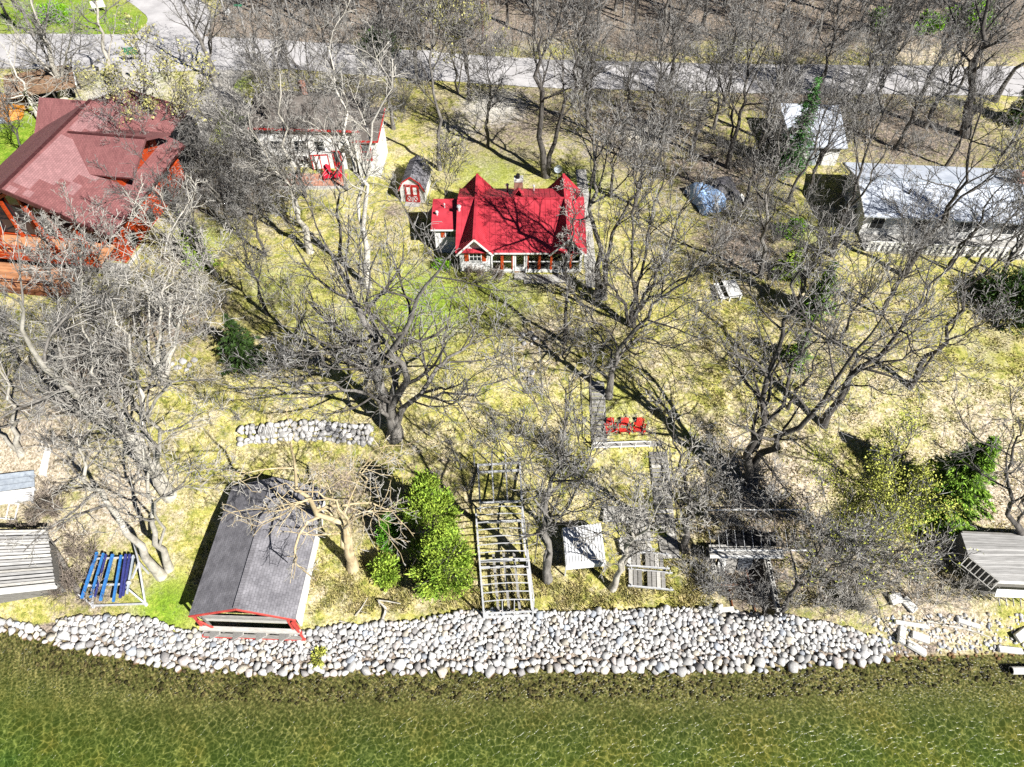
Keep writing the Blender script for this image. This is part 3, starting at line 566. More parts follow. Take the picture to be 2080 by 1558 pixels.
ptree('bent bare tree twinned with the straight trunk right of the cottage', (1228, 606), [[(1230, 540), (1240, 480), (1275, 420, -.5), (1310, 340, -1), (1330, 240, -1.4)]], [.2], 'sparse', 24, group=G_TREE)
ptree('fan-shaped clump of slim stems right of the cottage lawn', (1284, 662), [[(1262, 610), (1230, 560, .6), (1215, 470, 1.2)], [(1283, 600), (1280, 520), (1290, 400, .5), (1295, 280, 1)], [(1305, 610), (1330, 560, -.6), (1370, 470, -1.2), (1400, 370, -1.6)], [(1300, 620), (1350, 590, -1), (1420, 540, -2), (1480, 460, -2.5)], [(1295, 600), (1320, 500, .8), (1340, 390, 1.6), (1350, 280, 2)]], [.16, .18, .17, .12, .16], 'fan', 25, maxl=3.6, bark='bark_dark', group=G_TREE)
ptree('single slender dark trunk in front of the cottage right gable', (1147, 697), [[(1149, 610), (1152, 540), (1158, 480), (1164, 420, .2), (1160, 370, .3)]], [.13], 'sparse', 26, maxl=1.6, bark='bark_dark', twig='twig_pale', group=G_TREE)
ptree('bare tree leaning right beside the top of the upper steps', (1236, 805), [[(1246, 740), (1265, 700), (1310, 645, -.5), (1380, 590, -1), (1440, 510, -1.5)], [(1240, 740), (1225, 690, .8), (1195, 650, 1.4), (1170, 590, 1.8)], [(1248, 735), (1300, 690, .8), (1370, 700, 1.4), (1450, 680, 1.8)]], [.22, .13, .12], 'spread', 27, group=G_TREE)
ptree('big three-trunked dark tree on the slope right of the deck', (1530, 985), [[(1520, 930), (1545, 850, .3), (1575, 720, .6), (1600, 640, .8), (1620, 540, 1)], [(1540, 935), (1600, 880, -.8), (1665, 820, -1.4), (1730, 740, -2), (1800, 640, -2.5)], [(1528, 930), (1590, 800, 1.2), (1640, 690, 2), (1690, 580, 2.6)]], [.3, .28, .22], 'spread', 28, bark='bark_dark', twig='twig', group=G_TREE)
ptree('dark straight tree leaning right above the three-trunked one on the slope', (1672, 862), [[(1710, 805), (1755, 745), (1820, 670, .4), (1880, 600, .8), (1960, 500, 1.2)], [(1712, 805, .1), (1760, 750, -.5), (1850, 720, -1.2), (1960, 690, -1.8)]], [.25, .16], 'spread', 29, bark='bark_dark', group=G_TREE)
ptree('dark trunk crossing the open dry slope near the right edge', (1846, 786), [[(1885, 735), (1922, 690), (1975, 600, .4), (2040, 510, .8), (2100, 400, 1.2)], [(1884, 738, .1), (1925, 690, -.5), (1990, 660, -1.2), (2060, 620, -1.6)]], [.2, .12], 'sparse', 30, bark='bark_dark', group=G_TREE)
ptree('dark bare tree at the near left corner of the long white-roofed house', (1690, 520), [[(1712, 450), (1735, 390), (1752, 330), (1790, 240, .5), (1830, 150, 1)], [(1715, 450, .1), (1750, 380, -.4), (1800, 300, -.8), (1870, 220, -1.2)]], [.2, .13], 'sparse', 31, bark='bark_dark', group=G_TREE)
ptree('dark forked tree growing in front of the long white roof', (1835, 560), [[(1880, 490), (1930, 420), (1962, 370), (1978, 290, .4), (2000, 200, .8)], [(1882, 490, .1), (1950, 410, -.5), (2030, 330, -1), (2100, 250, -1.4)]], [.22, .17], 'sparse', 32, bark='bark_dark', twig='twig_dark', group=G_TREE)
ptree('thick dark tree trunk at the upper right beyond the white garage', (1962, 275), [[(1972, 200), (1985, 140), (1998, 60), (2015, -30, .5), (2030, -130, 1)], [(1975, 200, .1), (1960, 110, .8), (1930, 20, 1.6), (1900, -60, 2)]], [.42, .2], 'tall', 33, bark='bark_dark', twig='twig_dark', group=G_TREE)
ptree('dark tree leaning out of the upper right corner by the road', (2020, 205), [[(2055, 150), (2095, 100), (2150, 20, .5), (2190, -60, 1)]], [.26], 'tall', 34, bark='bark_dark', twig='twig_dark', group=G_TREE)
ptree('grey bare tree standing between the long boat lift and white metal box', (1113, 1178), [[(1110, 1110), (1105, 1050), (1122, 980, .3), (1138, 900, .6), (1150, 800, 1)], [(1112, 1110, .05), (1098, 1040, -.4), (1095, 960, -.8), (1110, 850, -1.2)], [(1108, 1100, .1), (1140, 1030, .6), (1190, 960, 1.2), (1230, 860, 1.6)]], [.24, .12, .12], 'fan', 35, maxl=3.6, group=G_TREE)
ptree('short pale leaning tree spreading over the stacked dock parts', (1243, 1195), [[(1262, 1150), (1282, 1105), (1290, 1060, .3), (1300, 980, .6)], [(1264, 1150, .05), (1300, 1090, -.5), (1335, 1040, -1), (1350, 960, -1.4)], [(1262, 1150, .1), (1255, 1080, .8), (1240, 1000, 1.4)]], [.2, .13, .1], 'spread', 36, maxl=2.8, bark='bark_pale', twig='twig_pale', group=G_TREE)
ptree('dark bare tree right beside the foot of the lower steps', (1392, 1118), [[(1396, 1060), (1400, 1000), (1385, 930, .4), (1370, 850, .8)], [(1397, 1060, .05), (1430, 1000, -.6), (1480, 930, -1)], [(1395, 1055, .1), (1360, 1000, .6), (1335, 930, 1)]], [.2, .12, .12], 'sparse', 37, maxl=2.8, bark='bark_dark', group=G_TREE)
ptree('dead yellowed tree with crooked limbs reaching over the boathouse roof', (716, 1155), [[(708, 1110), (690, 1070), (640, 1035, -.4), (605, 980, -.8), (590, 890, -1)], [(706, 1108, .05), (680, 1062, .3), (640, 1030, .6), (560, 1045, .6), (520, 1090, .4)], [(712, 1105), (720, 1040, .8), (735, 960, 1.4), (760, 900, 2)], [(703, 1090, -.1), (700, 1040, -.8), (650, 1000, -1.4), (540, 1000, -1.8)]], [.3, .17, .15, .13], 'dead', 38, name='dead_tree', bark='bark_dead', twig='twig_pale', group=G_TREE)
ptree('tall pale-trunked tree between the lodge roof and the paved junction', (236, 182), [[(222, 130), (208, 80), (196, 30), (180, -40, .5), (160, -140, 1)], [(224, 130, .1), (230, 60, .8), (250, -20, 1.4)]], [.26, .12], 'sparse', 39, bark='bark_pale', group=G_TREE)
ptree('broad grey trunk left of the lodge at the gravel drive', (128, 200), [[(118, 165), (105, 120), (85, 60, .5), (60, -20, 1)], [(122, 165), (135, 110, -.5), (150, 40, -1)], [(112, 160), (70, 110, .8), (20, 50, 1.4)]], [.42, .24, .24], 'spread', 40, bark='bark_pale', twig='twig', group=G_TREE)
ptree('bleached dead tree at the upper left edge beside the lodge lawn', (82, 247), [[(60, 200), (40, 160), (15, 115, .4), (-10, 60, .8)], [(70, 215), (105, 185, -.6), (150, 140, -1.2)], [(58, 195), (20, 200, -1), (-20, 190, -2)]], [.17, .1, .1], 'dead', 41, name='dead_tree', bark='birch', twig='twig_pale', group=G_TREE)
ptree('tall bare tree casting its branchy shadow across the paved junction', (436, 166), [[(422, 120), (408, 75), (385, 30, .4), (350, -40, .8), (330, -120, 1.2)], [(424, 120, .1), (430, 60, .8), (450, -20, 1.4), (460, -100, 1.8)]], [.26, .2], 'spread', 42, group=G_TREE)
ptree('bare tree with dark forks standing right of the dug-in boat shelter', (1590, 1240), [[(1620, 1190), (1655, 1150), (1670, 1100, .4), (1690, 1040, .8)], [(1625, 1190, .05), (1690, 1150, -.6), (1760, 1100, -1)], [(1615, 1185, .1), (1600, 1110, .8), (1560, 1040, 1.4), (1480, 1010, 1.8)]], [.13, .09, .1], 'sparse', 43, maxl=2.2, bark='bark_dark', group=G_TREE)
ptree('dark bare tree whose trunk leans in at the right edge below the spruce', (2085, 1115), [[(2060, 1060), (2050, 1000), (2055, 920, .4), (2075, 840, .8)], [(2070, 1060, .05), (2090, 990, -.6), (2110, 900, -1)]], [.2, .13], 'sparse', 44, bark='bark_dark', twig='twig_dark', group=G_TREE)
ptree('slim bare tree right of the white bench among brush', (1545, 562), [[(1552, 500), (1560, 430), (1570, 350, .4), (1590, 250, .8)]], [.2], 'tall', 45, group=G_TREE)
ptree('dark bare tree in the brush above the blue tarp', (1480, 340), [[(1490, 270), (1510, 190), (1525, 110, .4), (1540, 20, .8)], [(1491, 270, .1), (1470, 190, .8), (1440, 110, 1.4)]], [.24, .16], 'tall', 46, bark='bark_dark', twig='twig', group=G_TREE)
# ---- prototypes for the rest of the wood
def proto_stems(seed, h, kind):
    r = np.random.RandomState(seed); x, y = 0., 0.; st = [np.array([0, 0, -.3])]
    lean = r.normal(0, .05, 2)
    for k in range(1, 7): st.append(np.array([lean[0] * h * k / 6 + r.normal(0, .1), lean[1] * h * k / 6 + r.normal(0, .1), h * k / 6]))
    out = [st]; rad = [h * .0125]
    for j in range(r.randint(1, 4) if kind != 'tall' else r.randint(0, 2)):
        k = r.randint(2, 4); a_ = r.uniform(0, 6.28); b = st[k]; q = st[:k + 1][:]
        q = [p + np.array([.03, .03, 0]) for p in q]
        for m in range(1, 4): q.append(b + np.array([math.cos(a_) * .16 * h * m / 3 * (1 + .3 * m), math.sin(a_) * .16 * h * m / 3 * (1 + .3 * m), (h - b[2]) * .9 * m / 3]))
        out.append(q); rad.append(h * .009)
    return out, rad
PROTO = []
for k in range(8):
    kind = ('tall', 'spread', 'fan', 'tall')[k % 4]; st, rd = proto_stems(500 + k, 15.0, kind); tr, cr, _ = tree_meshes(st, rd, kind, 600 + k, minr=.013, maxl=4.2)
    PROTO.append((mesh_np('trunk', *tr, True), crown_mesh(cr, 'bark_dark', 'twig' if k % 3 else 'twig_dark')))
    PROTO[-1][0].materials.append(M['bark_dark' if k % 2 else 'bark'])
def generic(label, px, py, h=15, k=0, group='trees of the roadside wood', rz=None):
    b = gp(px, py); t = thing('bare_tree', label, 'tree', b, (px * 1.7 + py) % 6.28 if rz is None else rz, group); s = h / 15.0; t.scale = (s, s, s)
    link('trunk', PROTO[k % 8][0], None, t); link('crown', PROTO[k % 8][1], None, t); return t
ORD = ['first', 'second', 'third', 'fourth', 'fifth', 'sixth', 'seventh', 'eighth', 'ninth', 'tenth', 'eleventh', 'twelfth', 'thirteenth', 'fourteenth', 'fifteenth', 'sixteenth', 'seventeenth', 'eighteenth', 'nineteenth', 'twentieth']
far = [(560, 40), (640, 58), (690, 48), (775, 70), (845, 62), (905, 40), (960, 70), (1030, 48), (1085, 75), (1150, 45), (1215, 78), (1290, 52), (1345, 84), (1425, 56), (1500, 90), (1580, 62), (1655, 96), (1740, 70), (1830, 104), (1915, 80)]
for i, (px, py) in enumerate(far):
    generic('bare tree beyond the road, %s from the left in the front row of the wood' % ORD[i], px, py, 12 + (i * 37 % 50) / 10, i)
near = [(560, 262, 13, 1, 'bare tree at the back left corner of the white cottage'), (600, 215, 14, 4, 'bare tree behind the white cottage roof, left of its middle'), (690, 205, 13, 7, 'bare tree behind the right half of the white cottage roof'),
        (800, 262, 14, 2, 'bare tree behind the red-doored shed, nearest the road'), (955, 205, 12, 5, 'bare tree left of the sunlit clearing behind the cottage'), (1195, 262, 14, 6, 'bare tree right of the clearing behind the cottage'), (1262, 318, 12, 3, 'bare tree behind the right end of the cottage garden'),
        (1355, 196, 13, 0, 'bare tree at the near road edge above the blue tarp'), (1410, 300, 12, 1, 'bare tree left behind the blue tarp'), (1560, 285, 14, 2, 'bare tree at the left end of the white garage'), 
        (1600, 412, 12, 4, 'bare tree between the white garage and the bench'), (1660, 200, 14, 7, 'bare tree behind the white garage roof'), (1770, 232, 12, 6, 'bare tree right of the white garage'), (1868, 205, 13, 3, 'bare tree beside the road right of the white garage'),
        (500, 440, 10, 2, 'low-branching bare tree in the thicket right of the lodge'), (440, 560, 11, 6, 'bare tree in the thicket below the lodge corner'), (545, 640, 9, 3, 'bare tree between thicket and lawn left of the big tree'), (60, 760, 11, 1, 'bare tree in the brush at the left edge below the deck'),
        (230, 700, 10, 5, 'bare tree in the brush below the lodge deck'), (1970, 560, 10, 4, 'bare tree beside the dark hedge at right'), (1790, 640, 10, 2, 'bare tree on the slope below the long house'),
        (60, 330, 9, 7, 'bare tree on the green lawn left of the lodge'), (20, 40, 13, 1, 'bare tree in the upper left corner'), (70, 75, 12, 2, 'bare tree on the left verge of the junction'), 
        (850, 170, 13, 0, 'bare tree on the near verge behind the shed'), (1470, 215, 13, 5, 'bare tree on the near verge above the brush')]
for px, py, h, k, lab in near: generic(lab, px, py, h, k, 'bare trees among the houses')
far2 = [(540, -8), (610, 14), (720, 20), (800, 2), (870, 22), (990, 16), (1055, -4), (1120, 20), (1180, 6), (1250, 22), (1320, 4), (1395, 24), (1470, 10), (1545, 26), (1625, 8), (1700, 28), (1790, 14), (1880, 30), (1980, 16), (2065, 40)]
for i, (px, py) in enumerate(far2):
    generic('bare tree in the second row of the wood beyond the road, %s from the left' % ORD[i], px, py, 11 + (i * 53 % 40) / 10, i + 3)
more = [(1925, 548, 11, 1, 'bare tree in front of the long white roof, left of the hedge'), (2035, 560, 11, 6, 'bare tree in front of the long white roof beside the hedge'), (2130, 570, 12, 3, 'bare tree at the far right edge before the long house'), (1290, 420, 11, 2, 'bare tree right of the cottage path, level with the roof ridge'), (1335, 340, 12, 0, 'bare tree in the stand between cottage and blue tarp, furthest left'), (1620, 620, 10, 6, 'bare tree below the small firs right of the bench'), (1700, 700, 9, 3, 'bare tree on the open slope left of the crossing trunk'),
        (1820, 300, 12, 5, 'bare tree on the leaf-strewn ground behind the long house'), (1880, 260, 13, 2, 'bare tree behind the long house, nearer the road'), (2040, 310, 12, 0, 'bare tree at the far right behind the long house'), (1750, 180, 12, 6, 'bare tree on the near verge above the long house'), (1940, 190, 12, 7, 'bare tree on the near verge beside the thick dark trunk'),
        (330, 400, 10, 1, 'bare tree growing close to the lodge right wall'), (620, 400, 11, 7, 'bare tree in front of the brick terrace'), (575, 330, 12, 0, 'bare tree in front of the left windows of the white cottage'), (705, 385, 11, 4, 'bare tree in front of the white cottage bay'), (540, 520, 9, 5, 'bare tree between the thicket and the pale-trunked lawn tree'),
        (1600, 830, 9, 1, 'bare tree close above the three-trunked slope tree'), (280, 830, 9, 0, 'bare tree behind the leaning many-stemmed tree'), (1322, 255, 13, 1, 'bare tree in the crowded stand left of the blue tarp, nearest the road'),  (1512, 415, 12, 7, 'bare tree right below the dark covered heap'),
        (1535, 330, 13, 0, 'bare tree in the stand between dark heap and garage'), (1450, 262, 13, 4, 'bare tree behind the dark covered heap, nearer the road'), (1640, 395, 11, 5, 'bare tree in front of the garage door'),
        (540, 390, 10, 6, 'bare tree at the near left corner of the white cottage'), (470, 470, 10, 0, 'bare tree at the lower edge of the thicket right of the lodge'),
        (990, 300, 11, 5, 'bare tree left of the twin-trunked tree behind the cottage'), (1240, 400, 10, 7, 'bare tree right of the cottage back gable'), (760, 330, 10, 2, 'bare tree right of the white cottage bay'), (660, 275, 12, 5, 'bare tree overhanging the white cottage roof'), (1720, 290, 11, 1, 'bare tree between garage and long house'), (1920, 340, 10, 3, 'bare tree behind the long white roof')]
for px, py, h, k, lab in more: generic(lab, px, py, h, k, 'bare trees among the houses')
def wood_mass():      # the depth of the wood behind the first row reads as one tangle
    r = np.random.RandomState(77); st = []; rd = []
    VV, FF, off = [], [], 0
    P0 = []; 
    for _ in range(110):
        x = r.uniform(-45, 95); y = r.uniform(92, 122) + .02 * x; h = r.uniform(9, 14); b = np.array([x, y, float(gz(x, y)) - .3]); l = r.normal(0, .06, 2) * h
        P0.append(resample([b, b + [l[0] * .4, l[1] * .4, h * .5], b + [l[0], l[1], h]], 8))
    P0 = np.array(P0); R0 = np.linspace(.16, .03, 8)[None, :].repeat(len(P0), 0); P1, R1 = spawn(P0, R0, 12, .2, .99, 45, .4, 4, .15, .08, .6, r, minr=.025); P2, R2 = spawn(P1, R1, 6, .15, .99, 42, .5, 1, .15, .05, .7, r, minr=.016)
    o = link('wood_mass', mesh_np('wood_mass', *tubes([(P0, R0, 5), (P1, R1, 3), (P2, R2, 3)]), True), M['twig_dark'], kind='stuff'); tag(o, 'far tangle of bare trunks and branches deep in the wood beyond the road', 'wood')
wood_mass()
# ---- brush: tangles of thin stems
def brush(name, label, spots, m, seed, n_st=7, hgt=1.6, K=(4, 2), minr=.015):
    r = np.random.RandomState(seed); P0 = []
    for px, py, n, rad in spots:
        c = gp(px, py)
        for _ in range(n):
            x, y = c[0] + r.normal(0, rad), c[1] + r.normal(0, rad)
            if y - float(yshore(x)) < 2.6: continue
            z = float(gz(x, y)) - .1; h = hgt * r.uniform(.5, 1.4)
            for _s in range(n_st):
                d = r.normal(0, .42, 2) * h; P0.append([[x, y, z], [x + d[0] * .4, y + d[1] * .4, z + h * .55], [x + d[0], y + d[1], z + h]])
    P0 = np.array(P0); R0 = np.array([[.016, .012, .008]]).repeat(len(P0), 0)
    P1, R1 = spawn(P0, R0, K[0], .2, .98, 38, .5, 1, .2, .04, .8, r, minr=minr); P2, R2 = spawn(P1, R1, K[1], .2, .98, 40, .55, 1, .15, .02, .8, r, minr=minr * .8)
    o = link(name, mesh_np(name, *tubes([(P0, R0, 3), (P1, R1, 3), (P2, R2, 3)])), m, kind='stuff'); return tag(o, label, 'brush')
brush('brush', 'grey bare thicket between the lodge and the white cottage', [(440, 330, 26, 2.6), (500, 400, 24, 2.4), (420, 420, 16, 2), (560, 380, 10, 1.6)], M['twig'], 1, hgt=2.2)
brush('brush', 'brownish bare brush below the lodge deck at the left edge', [(330, 620, 22, 2.4), (200, 650, 16, 2.4), (80, 700, 18, 2.6), (150, 760, 14, 2.2), (420, 650, 8, 1.6), (260, 760, 12, 2), (110, 830, 10, 1.6)], M['twig'], 2, hgt=2.0)
brush('brush', 'tangled bare brush beside the white bench right of the cottage', [(1500, 470, 26, 2.0), (1540, 430, 16, 2), (1480, 320, 10, 1.6), (1590, 560, 12, 1.6), (1560, 350, 18, 2.6)], M['twig_dark'], 3, hgt=1.9)
brush('brush', 'pale bare shrubs on the shore slope right of the boat shelter', [(1660, 1150, 8, 1.7), (1740, 1160, 10, 1.8), (1830, 1170, 12, 1.7), (1890, 1210, 12, 1.4), (1625, 1210, 5, 1.0), (1960, 1240, 8, .9), (1700, 1220, 8, 1.1), (1790, 1240, 9, 1.0), (1860, 1120, 7, 1.5)], M['twig_pale'], 4, hgt=1.35, n_st=7)
brush('brush', 'bare shrubs around the dug-in concrete boat shelter', [(1500, 1200, 7, .6), (1535, 1215, 5, .4), (1470, 1050, 8, 1.0), (1560, 1050, 8, 1.2), (1435, 1170, 10, .8), (1440, 1210, 7, .6), (1700, 1080, 12, 1.6), (1470, 1000, 8, 1.2)], M['twig'], 5, hgt=1.3)
brush('brush', 'bare saplings and undergrowth along the far side of the road', [(700, 85, 16, 3), (820, 90, 16, 3), (950, 95, 16, 3), (1100, 100, 16, 3), (1250, 110, 18, 3), (1420, 110, 18, 3), (1600, 115, 18, 3), (1760, 110, 16, 3), (480, 60, 8, 2.5)], M['twig'], 6, hgt=2.4, minr=.014)
brush('brush', 'bare bushes between the road and the houses', [(560, 170, 14, 2.6), (700, 175, 16, 2.6), (820, 200, 14, 2.4), (1180, 215, 14, 2.6), (1400, 240, 22, 3), (1640, 210, 16, 2.6), (1800, 260, 22, 3), (1900, 240, 18, 3), (640, 240, 12, 2)], M['twig_dark'], 7, hgt=2.1, minr=.013)
brush('brush', 'thin pale saplings around the cut log and deck steps', [(1150, 870, 8, 1.2), (1210, 720, 9, 1.0), (1120, 930, 8, 1.0), (1060, 860, 8, 1.4), (930, 900, 8, 1.4), (620, 760, 9, 1.8), (480, 780, 8, 1.6)], M['twig'], 8, hgt=1.2)
brush('brush', 'dark low brush left of the boat lifts at the shore', [(110, 1040, 14, .9), (70, 1080, 12, .9), (150, 1150, 12, .8), (120, 1220, 12, .6), (190, 1240, 6, .5), (330, 560, 6, 1)], M['twig_brown'], 9, hgt=1.0)
brush('brush', 'bare shrubs at the foot of the cottage front wall', [(955, 562, 5, .5), (985, 566, 5, .5), (1020, 566, 4, .4)], M['twig_brown'], 10, hgt=.8)
# ---- evergreens
def spray_tris(rng, C, D, ln, wd):
    """thin drooping triangles at points C pointing along D"""
    n = len(C); D = D / (np.linalg.norm(D, axis=1, keepdims=True) + 1e-9); s = np.cross(D, rng.normal(size=(n, 3))); s /= np.linalg.norm(s, axis=1, keepdims=True) + 1e-9
    l = ln * rng.uniform(.6, 1.4, (n, 1)); w = wd * rng.uniform(.6, 1.4, (n, 1))
    return np.stack([C - s * w, C + s * w, C + D * l], 1).reshape(-1, 3)
def spruce(label, px, py, h, r, m, seed, name='spruce_tree', dens=1.0, lean=(0, 0), thin=1.0):
    b = gp(px, py); t = thing(name, label, 'tree', b, 0, 'evergreens'); g = np.random.RandomState(seed)
    tp = np.array([lean[0] * h, lean[1] * h, h]); P = resample([np.array([0, 0, -.2]), tp * .5, tp], 8)[None]; link('trunk', mesh_np('trunk', *tubes([(P, np.linspace(.016 * h, .02, 8)[None], 8)]), True), M['bark_dark'], t)
    BR = []; C = []; D = []
    nw = int(h / .21 * dens)
    for k in range(nw):
        u = (k + g.rand()) / nw * .95 + .04; rad = r * (1 - u) ** .85 * g.uniform(.65, 1.2) + .08
        for j in range(int(6 + 4 * (1 - u))):
            a_ = g.uniform(0, 6.28); rr_ = rad * g.uniform(.55, 1.15); c = tp * u; d = np.array([math.cos(a_), math.sin(a_), 0]); e_ = c + d * rr_ + np.array([0, 0, -.22 * rr_ + .1 * u * rr_])
            mid = c + d * rr_ * .55 + np.array([0, 0, .05 * rr_]); BR.append(resample([c, mid, e_], 4))
            nn = max(10, int(rr_ * 26 * thin)); s = g.uniform(.15, 1, nn)[:, None]; pos = c + (e_ - c) * s; sd_ = np.array([-d[1], d[0], 0])
            pos = pos + sd_ * g.normal(0, .16, (nn, 1)) * rr_ * (1.1 - s) + g.normal(0, .03, (nn, 3)); C.append(pos); D.append(d * .9 + sd_ * g.normal(0, .8, (nn, 1)) + np.array([0, 0, 1]) * g.normal(-.1, .28, (nn, 1)))
    BR = np.array(BR); link('limbs', mesh_np('limbs', *tubes([(BR, np.linspace(.022, .008, 4)[None].repeat(len(BR), 0), 3)])), M['bark_dark'], t, kind='stuff')
    V = spray_tris(g, np.vstack(C), np.vstack(D), .24, .05); link('crown', mesh_np('crown', V, np.arange(len(V)).reshape(-1, 3)), m, t, kind='stuff'); return t
spruce('bright green spruce standing at the right above the grey deck', 1900, 1030, 8.2, 2.9, M['spruce'], 1, dens=1.5, thin=2.4)
spruce('small green spruce behind the big right slope tree', 1648, 640, 5.6, 1.7, M['spruce'], 2, thin=1.6)
spruce('slim young spruce right of the lodge on the lawn edge', 412, 545, 6.0, 1.5, M['cedar'], 3, thin=1.4)
spruce('dark shaded spruce half hidden left of the big lawn tree', 500, 735, 5.0, 2.0, M['spruce_dark'], 4, thin=1.4)
spruce('tall dark green pine in front of the white garage', 1600, 345, 9.5, 2.0, M['pine'], 5, name='pine_tree', thin=1.3, dens=.9)
spruce('pale green young fir right of the three-trunked slope tree', 1612, 735, 3.2, 1.3, M['spruce'], 6, thin=1.5)
spruce('small fir beside the brush below the garage', 1600, 562, 3.6, 1.4, M['cedar'], 7, thin=1.5)
spruce('green fir at the right edge next to the leaning dark trunk', 2060, 250, 8, 1.6, M['spruce_dark'], 9)
def cedar(label, px, py, h, r, m, seed, n=9000, name='cedar_tree', lf=.16, cat='tree', squash=1.0, nclump=95):
    b = gp(px, py); t = thing(name, label, cat, b, 0, 'evergreens'); g = np.random.RandomState(seed)
    st = [[np.array([0, 0, -.2]), np.array([g.normal(0, .1) * r, g.normal(0, .1) * r, h * .45]), np.array([g.normal(0, .3) * r, g.normal(0, .3) * r, h * .92])] for _ in range(4)]
    P = np.stack([resample(s, 7) for s in st]); P1, R1 = spawn(P, np.linspace(.07, .02, 7)[None].repeat(4, 0), 10, .15, .95, 55, .42, 3, .1, .08, .6, g)
    link('trunk', mesh_np('trunk', *tubes([(P, np.linspace(.08, .02, 7)[None].repeat(4, 0), 6), (P1, R1, 4)]), True), M['bark_dark'], t)
    cc = []
    while len(cc) < nclump:
        z = g.rand() ** .8; prof = (math.sin(math.pi * min(1, .2 + z * .78)) ** .75) * (1 if name != 'cedar_tree' else (1.15 - .75 * z)); a_ = g.uniform(0, 6.28); q = g.uniform(.3, 1.25) ** .7; cc.append((math.cos(a_) * r * prof * q, math.sin(a_) * r * prof * q * squash, h * (.06 + .9 * z)))
    cc = np.array(cc); k = g.randint(len(cc), size=n); s = (.12 * r + .06) * g.uniform(.6, 1.3, len(cc)); C = cc[k] + g.normal(0, 1, (n, 3)) * s[k][:, None] * np.array([1, 1, 1.15])
    C[:, 2] = np.maximum(C[:, 2], .05); D = C - np.array([0, 0, h * .3]); D /= np.linalg.norm(D, axis=1, keepdims=True); D = D + g.normal(0, .5, D.shape) + [0, 0, .8 if name == 'cedar_tree' else .35]
    V = spray_tris(g, C, D, lf * 1.4, lf * .38); link('crown', mesh_np('crown', V, np.arange(len(V)).reshape(-1, 3)), m, t, kind='stuff'); return t
cedar('large bright green cedar left of the long boat lift', 908, 1180, 6.2, 1.75, M['cedar'], 1, n=16000, nclump=52, lf=.15)
cedar('bright green cedar rising behind the large one beside the boat dock', 880, 1085, 7.0, 1.75, M['cedar'], 21, n=15000, nclump=50, lf=.15)
cedar('small vivid green cedar tucked left of the large cedar', 796, 1098, 3.0, .8, M['cedar_b'], 2, n=9000, nclump=40, lf=.1)
cedar('low green shrub at the foot of the cedars', 785, 1170, 1.6, .8, M['cedar'], 3, n=3500, name='shrub', cat='shrub', nclump=40)
cedar('dark evergreen hedge at the right edge below the long house', 2050, 625, 2.6, 2.6, M['spruce_dark'], 4, n=11000, name='hedge', cat='hedge', nclump=120)
cedar('dark rounded bush on the far verge left of the utility pole', 770, 108, 2.0, 2.0, M['spruce_dark'], 5, n=4000, name='bush', cat='bush', lf=.2)
cedar('lime green bush beyond the road at the upper right', 1965, 58, 3.2, 2.2, M['lime'], 6, n=5000, name='bush', cat='bush', lf=.22, nclump=40)
cedar('lime green bush left of the brighter one at the upper right', 1880, 66, 2.2, 1.3, M['lime'], 7, n=2500, name='bush', cat='bush', lf=.2, nclump=26)
cedar('small lime shrub beyond the road above the white garage', 1780, 62, 2.4, 1.3, M['lime'], 8, n=2200, name='bush', cat='bush', lf=.2, nclump=24)
cedar('bright green bush on the lawn in the upper left corner', 112, 42, 1.6, 1.8, M['lime'], 9, n=3500, name='bush', cat='bush', lf=.2, nclump=40)
cedar('small yellow-green shrub on the lower steps', 1338, 1085, .55, .34, M['bud'], 10, n=500, name='shrub', cat='shrub', lf=.09, nclump=16)
cedar('yellow grass clump growing among the shore boulders', 650, 1338, .6, .42, M['bud'], 11, n=600, name='grass_clump', cat='plant', lf=.14, nclump=14)
cedar('green shrub at the corner of the cottage side wing', 898, 545, .7, .55, M['lime'], 12, n=800, name='shrub', cat='shrub', lf=.12, nclump=20)
cedar('green fern shrub in the brush behind the bench', 1610, 480, 1.4, 1.1, M['lime'], 13, n=1800, name='shrub', cat='shrub', lf=.13, nclump=26)
# ---- trees coming into leaf
ptree('yellow-green budding tree leaning over the lodge back roof', (322, 330), [[(310, 270), (295, 210), (290, 150, .5), (300, 80, 1)], [(325, 270), (345, 210, -.6), (365, 150, -1)], [(300, 270), (250, 230, .8), (230, 180, 1.4)], [(330, 280), (380, 240, .6), (400, 180, 1)]], [.13, .1, .1, .09], 'fan', 61, name='budding_tree', twig='twig_pale', leaf=5000, clumps=260, maxl=3.5, leaf_mat='bud_pale', leaf_size=.1, group='budding trees')
ptree('yellow-leafed budding tree left of the bright spruce', (1745, 1125), [[(1765, 1080), (1780, 1030), (1805, 975, .4), (1825, 920, .8)], [(1770, 1080), (1810, 1045, -.6), (1845, 1000, -1)], [(1760, 1080), (1735, 1030, .8), (1725, 970, 1.2)]], [.12, .1, .1], 'fan', 62, name='budding_tree', leaf=16000, leaf_mat='bud', leaf_size=.055, clumps=380, maxl=2.6, group='budding trees')
ptree('low budding shrub with yellow leaves on the right shore slope', (1740, 1215), [[(1745, 1180), (1750, 1140), (1745, 1090, .3)], [(1755, 1185), (1785, 1150, -.3), (1800, 1110, -.5)], [(1735, 1185), (1700, 1150, .4), (1690, 1110, .6)]], [.05, .05, .05], 'fan', 63, name='budding_shrub', cat='shrub', leaf=1300, leaf_mat='bud', leaf_size=.07, group='budding trees')
ptree('greenish budding tree on the far verge above the shed', (880, 105), [[(882, 60), (880, 10), (885, -50, .5)], [(890, 60), (915, 10, -.5), (930, -50, -1)], [(872, 60), (845, 10, .6), (830, -40, 1)]], [.14, .11, .1], 'fan', 64, name='budding_tree', leaf=2600, leaf_mat='bud_pale', leaf_size=.12, group='budding trees')
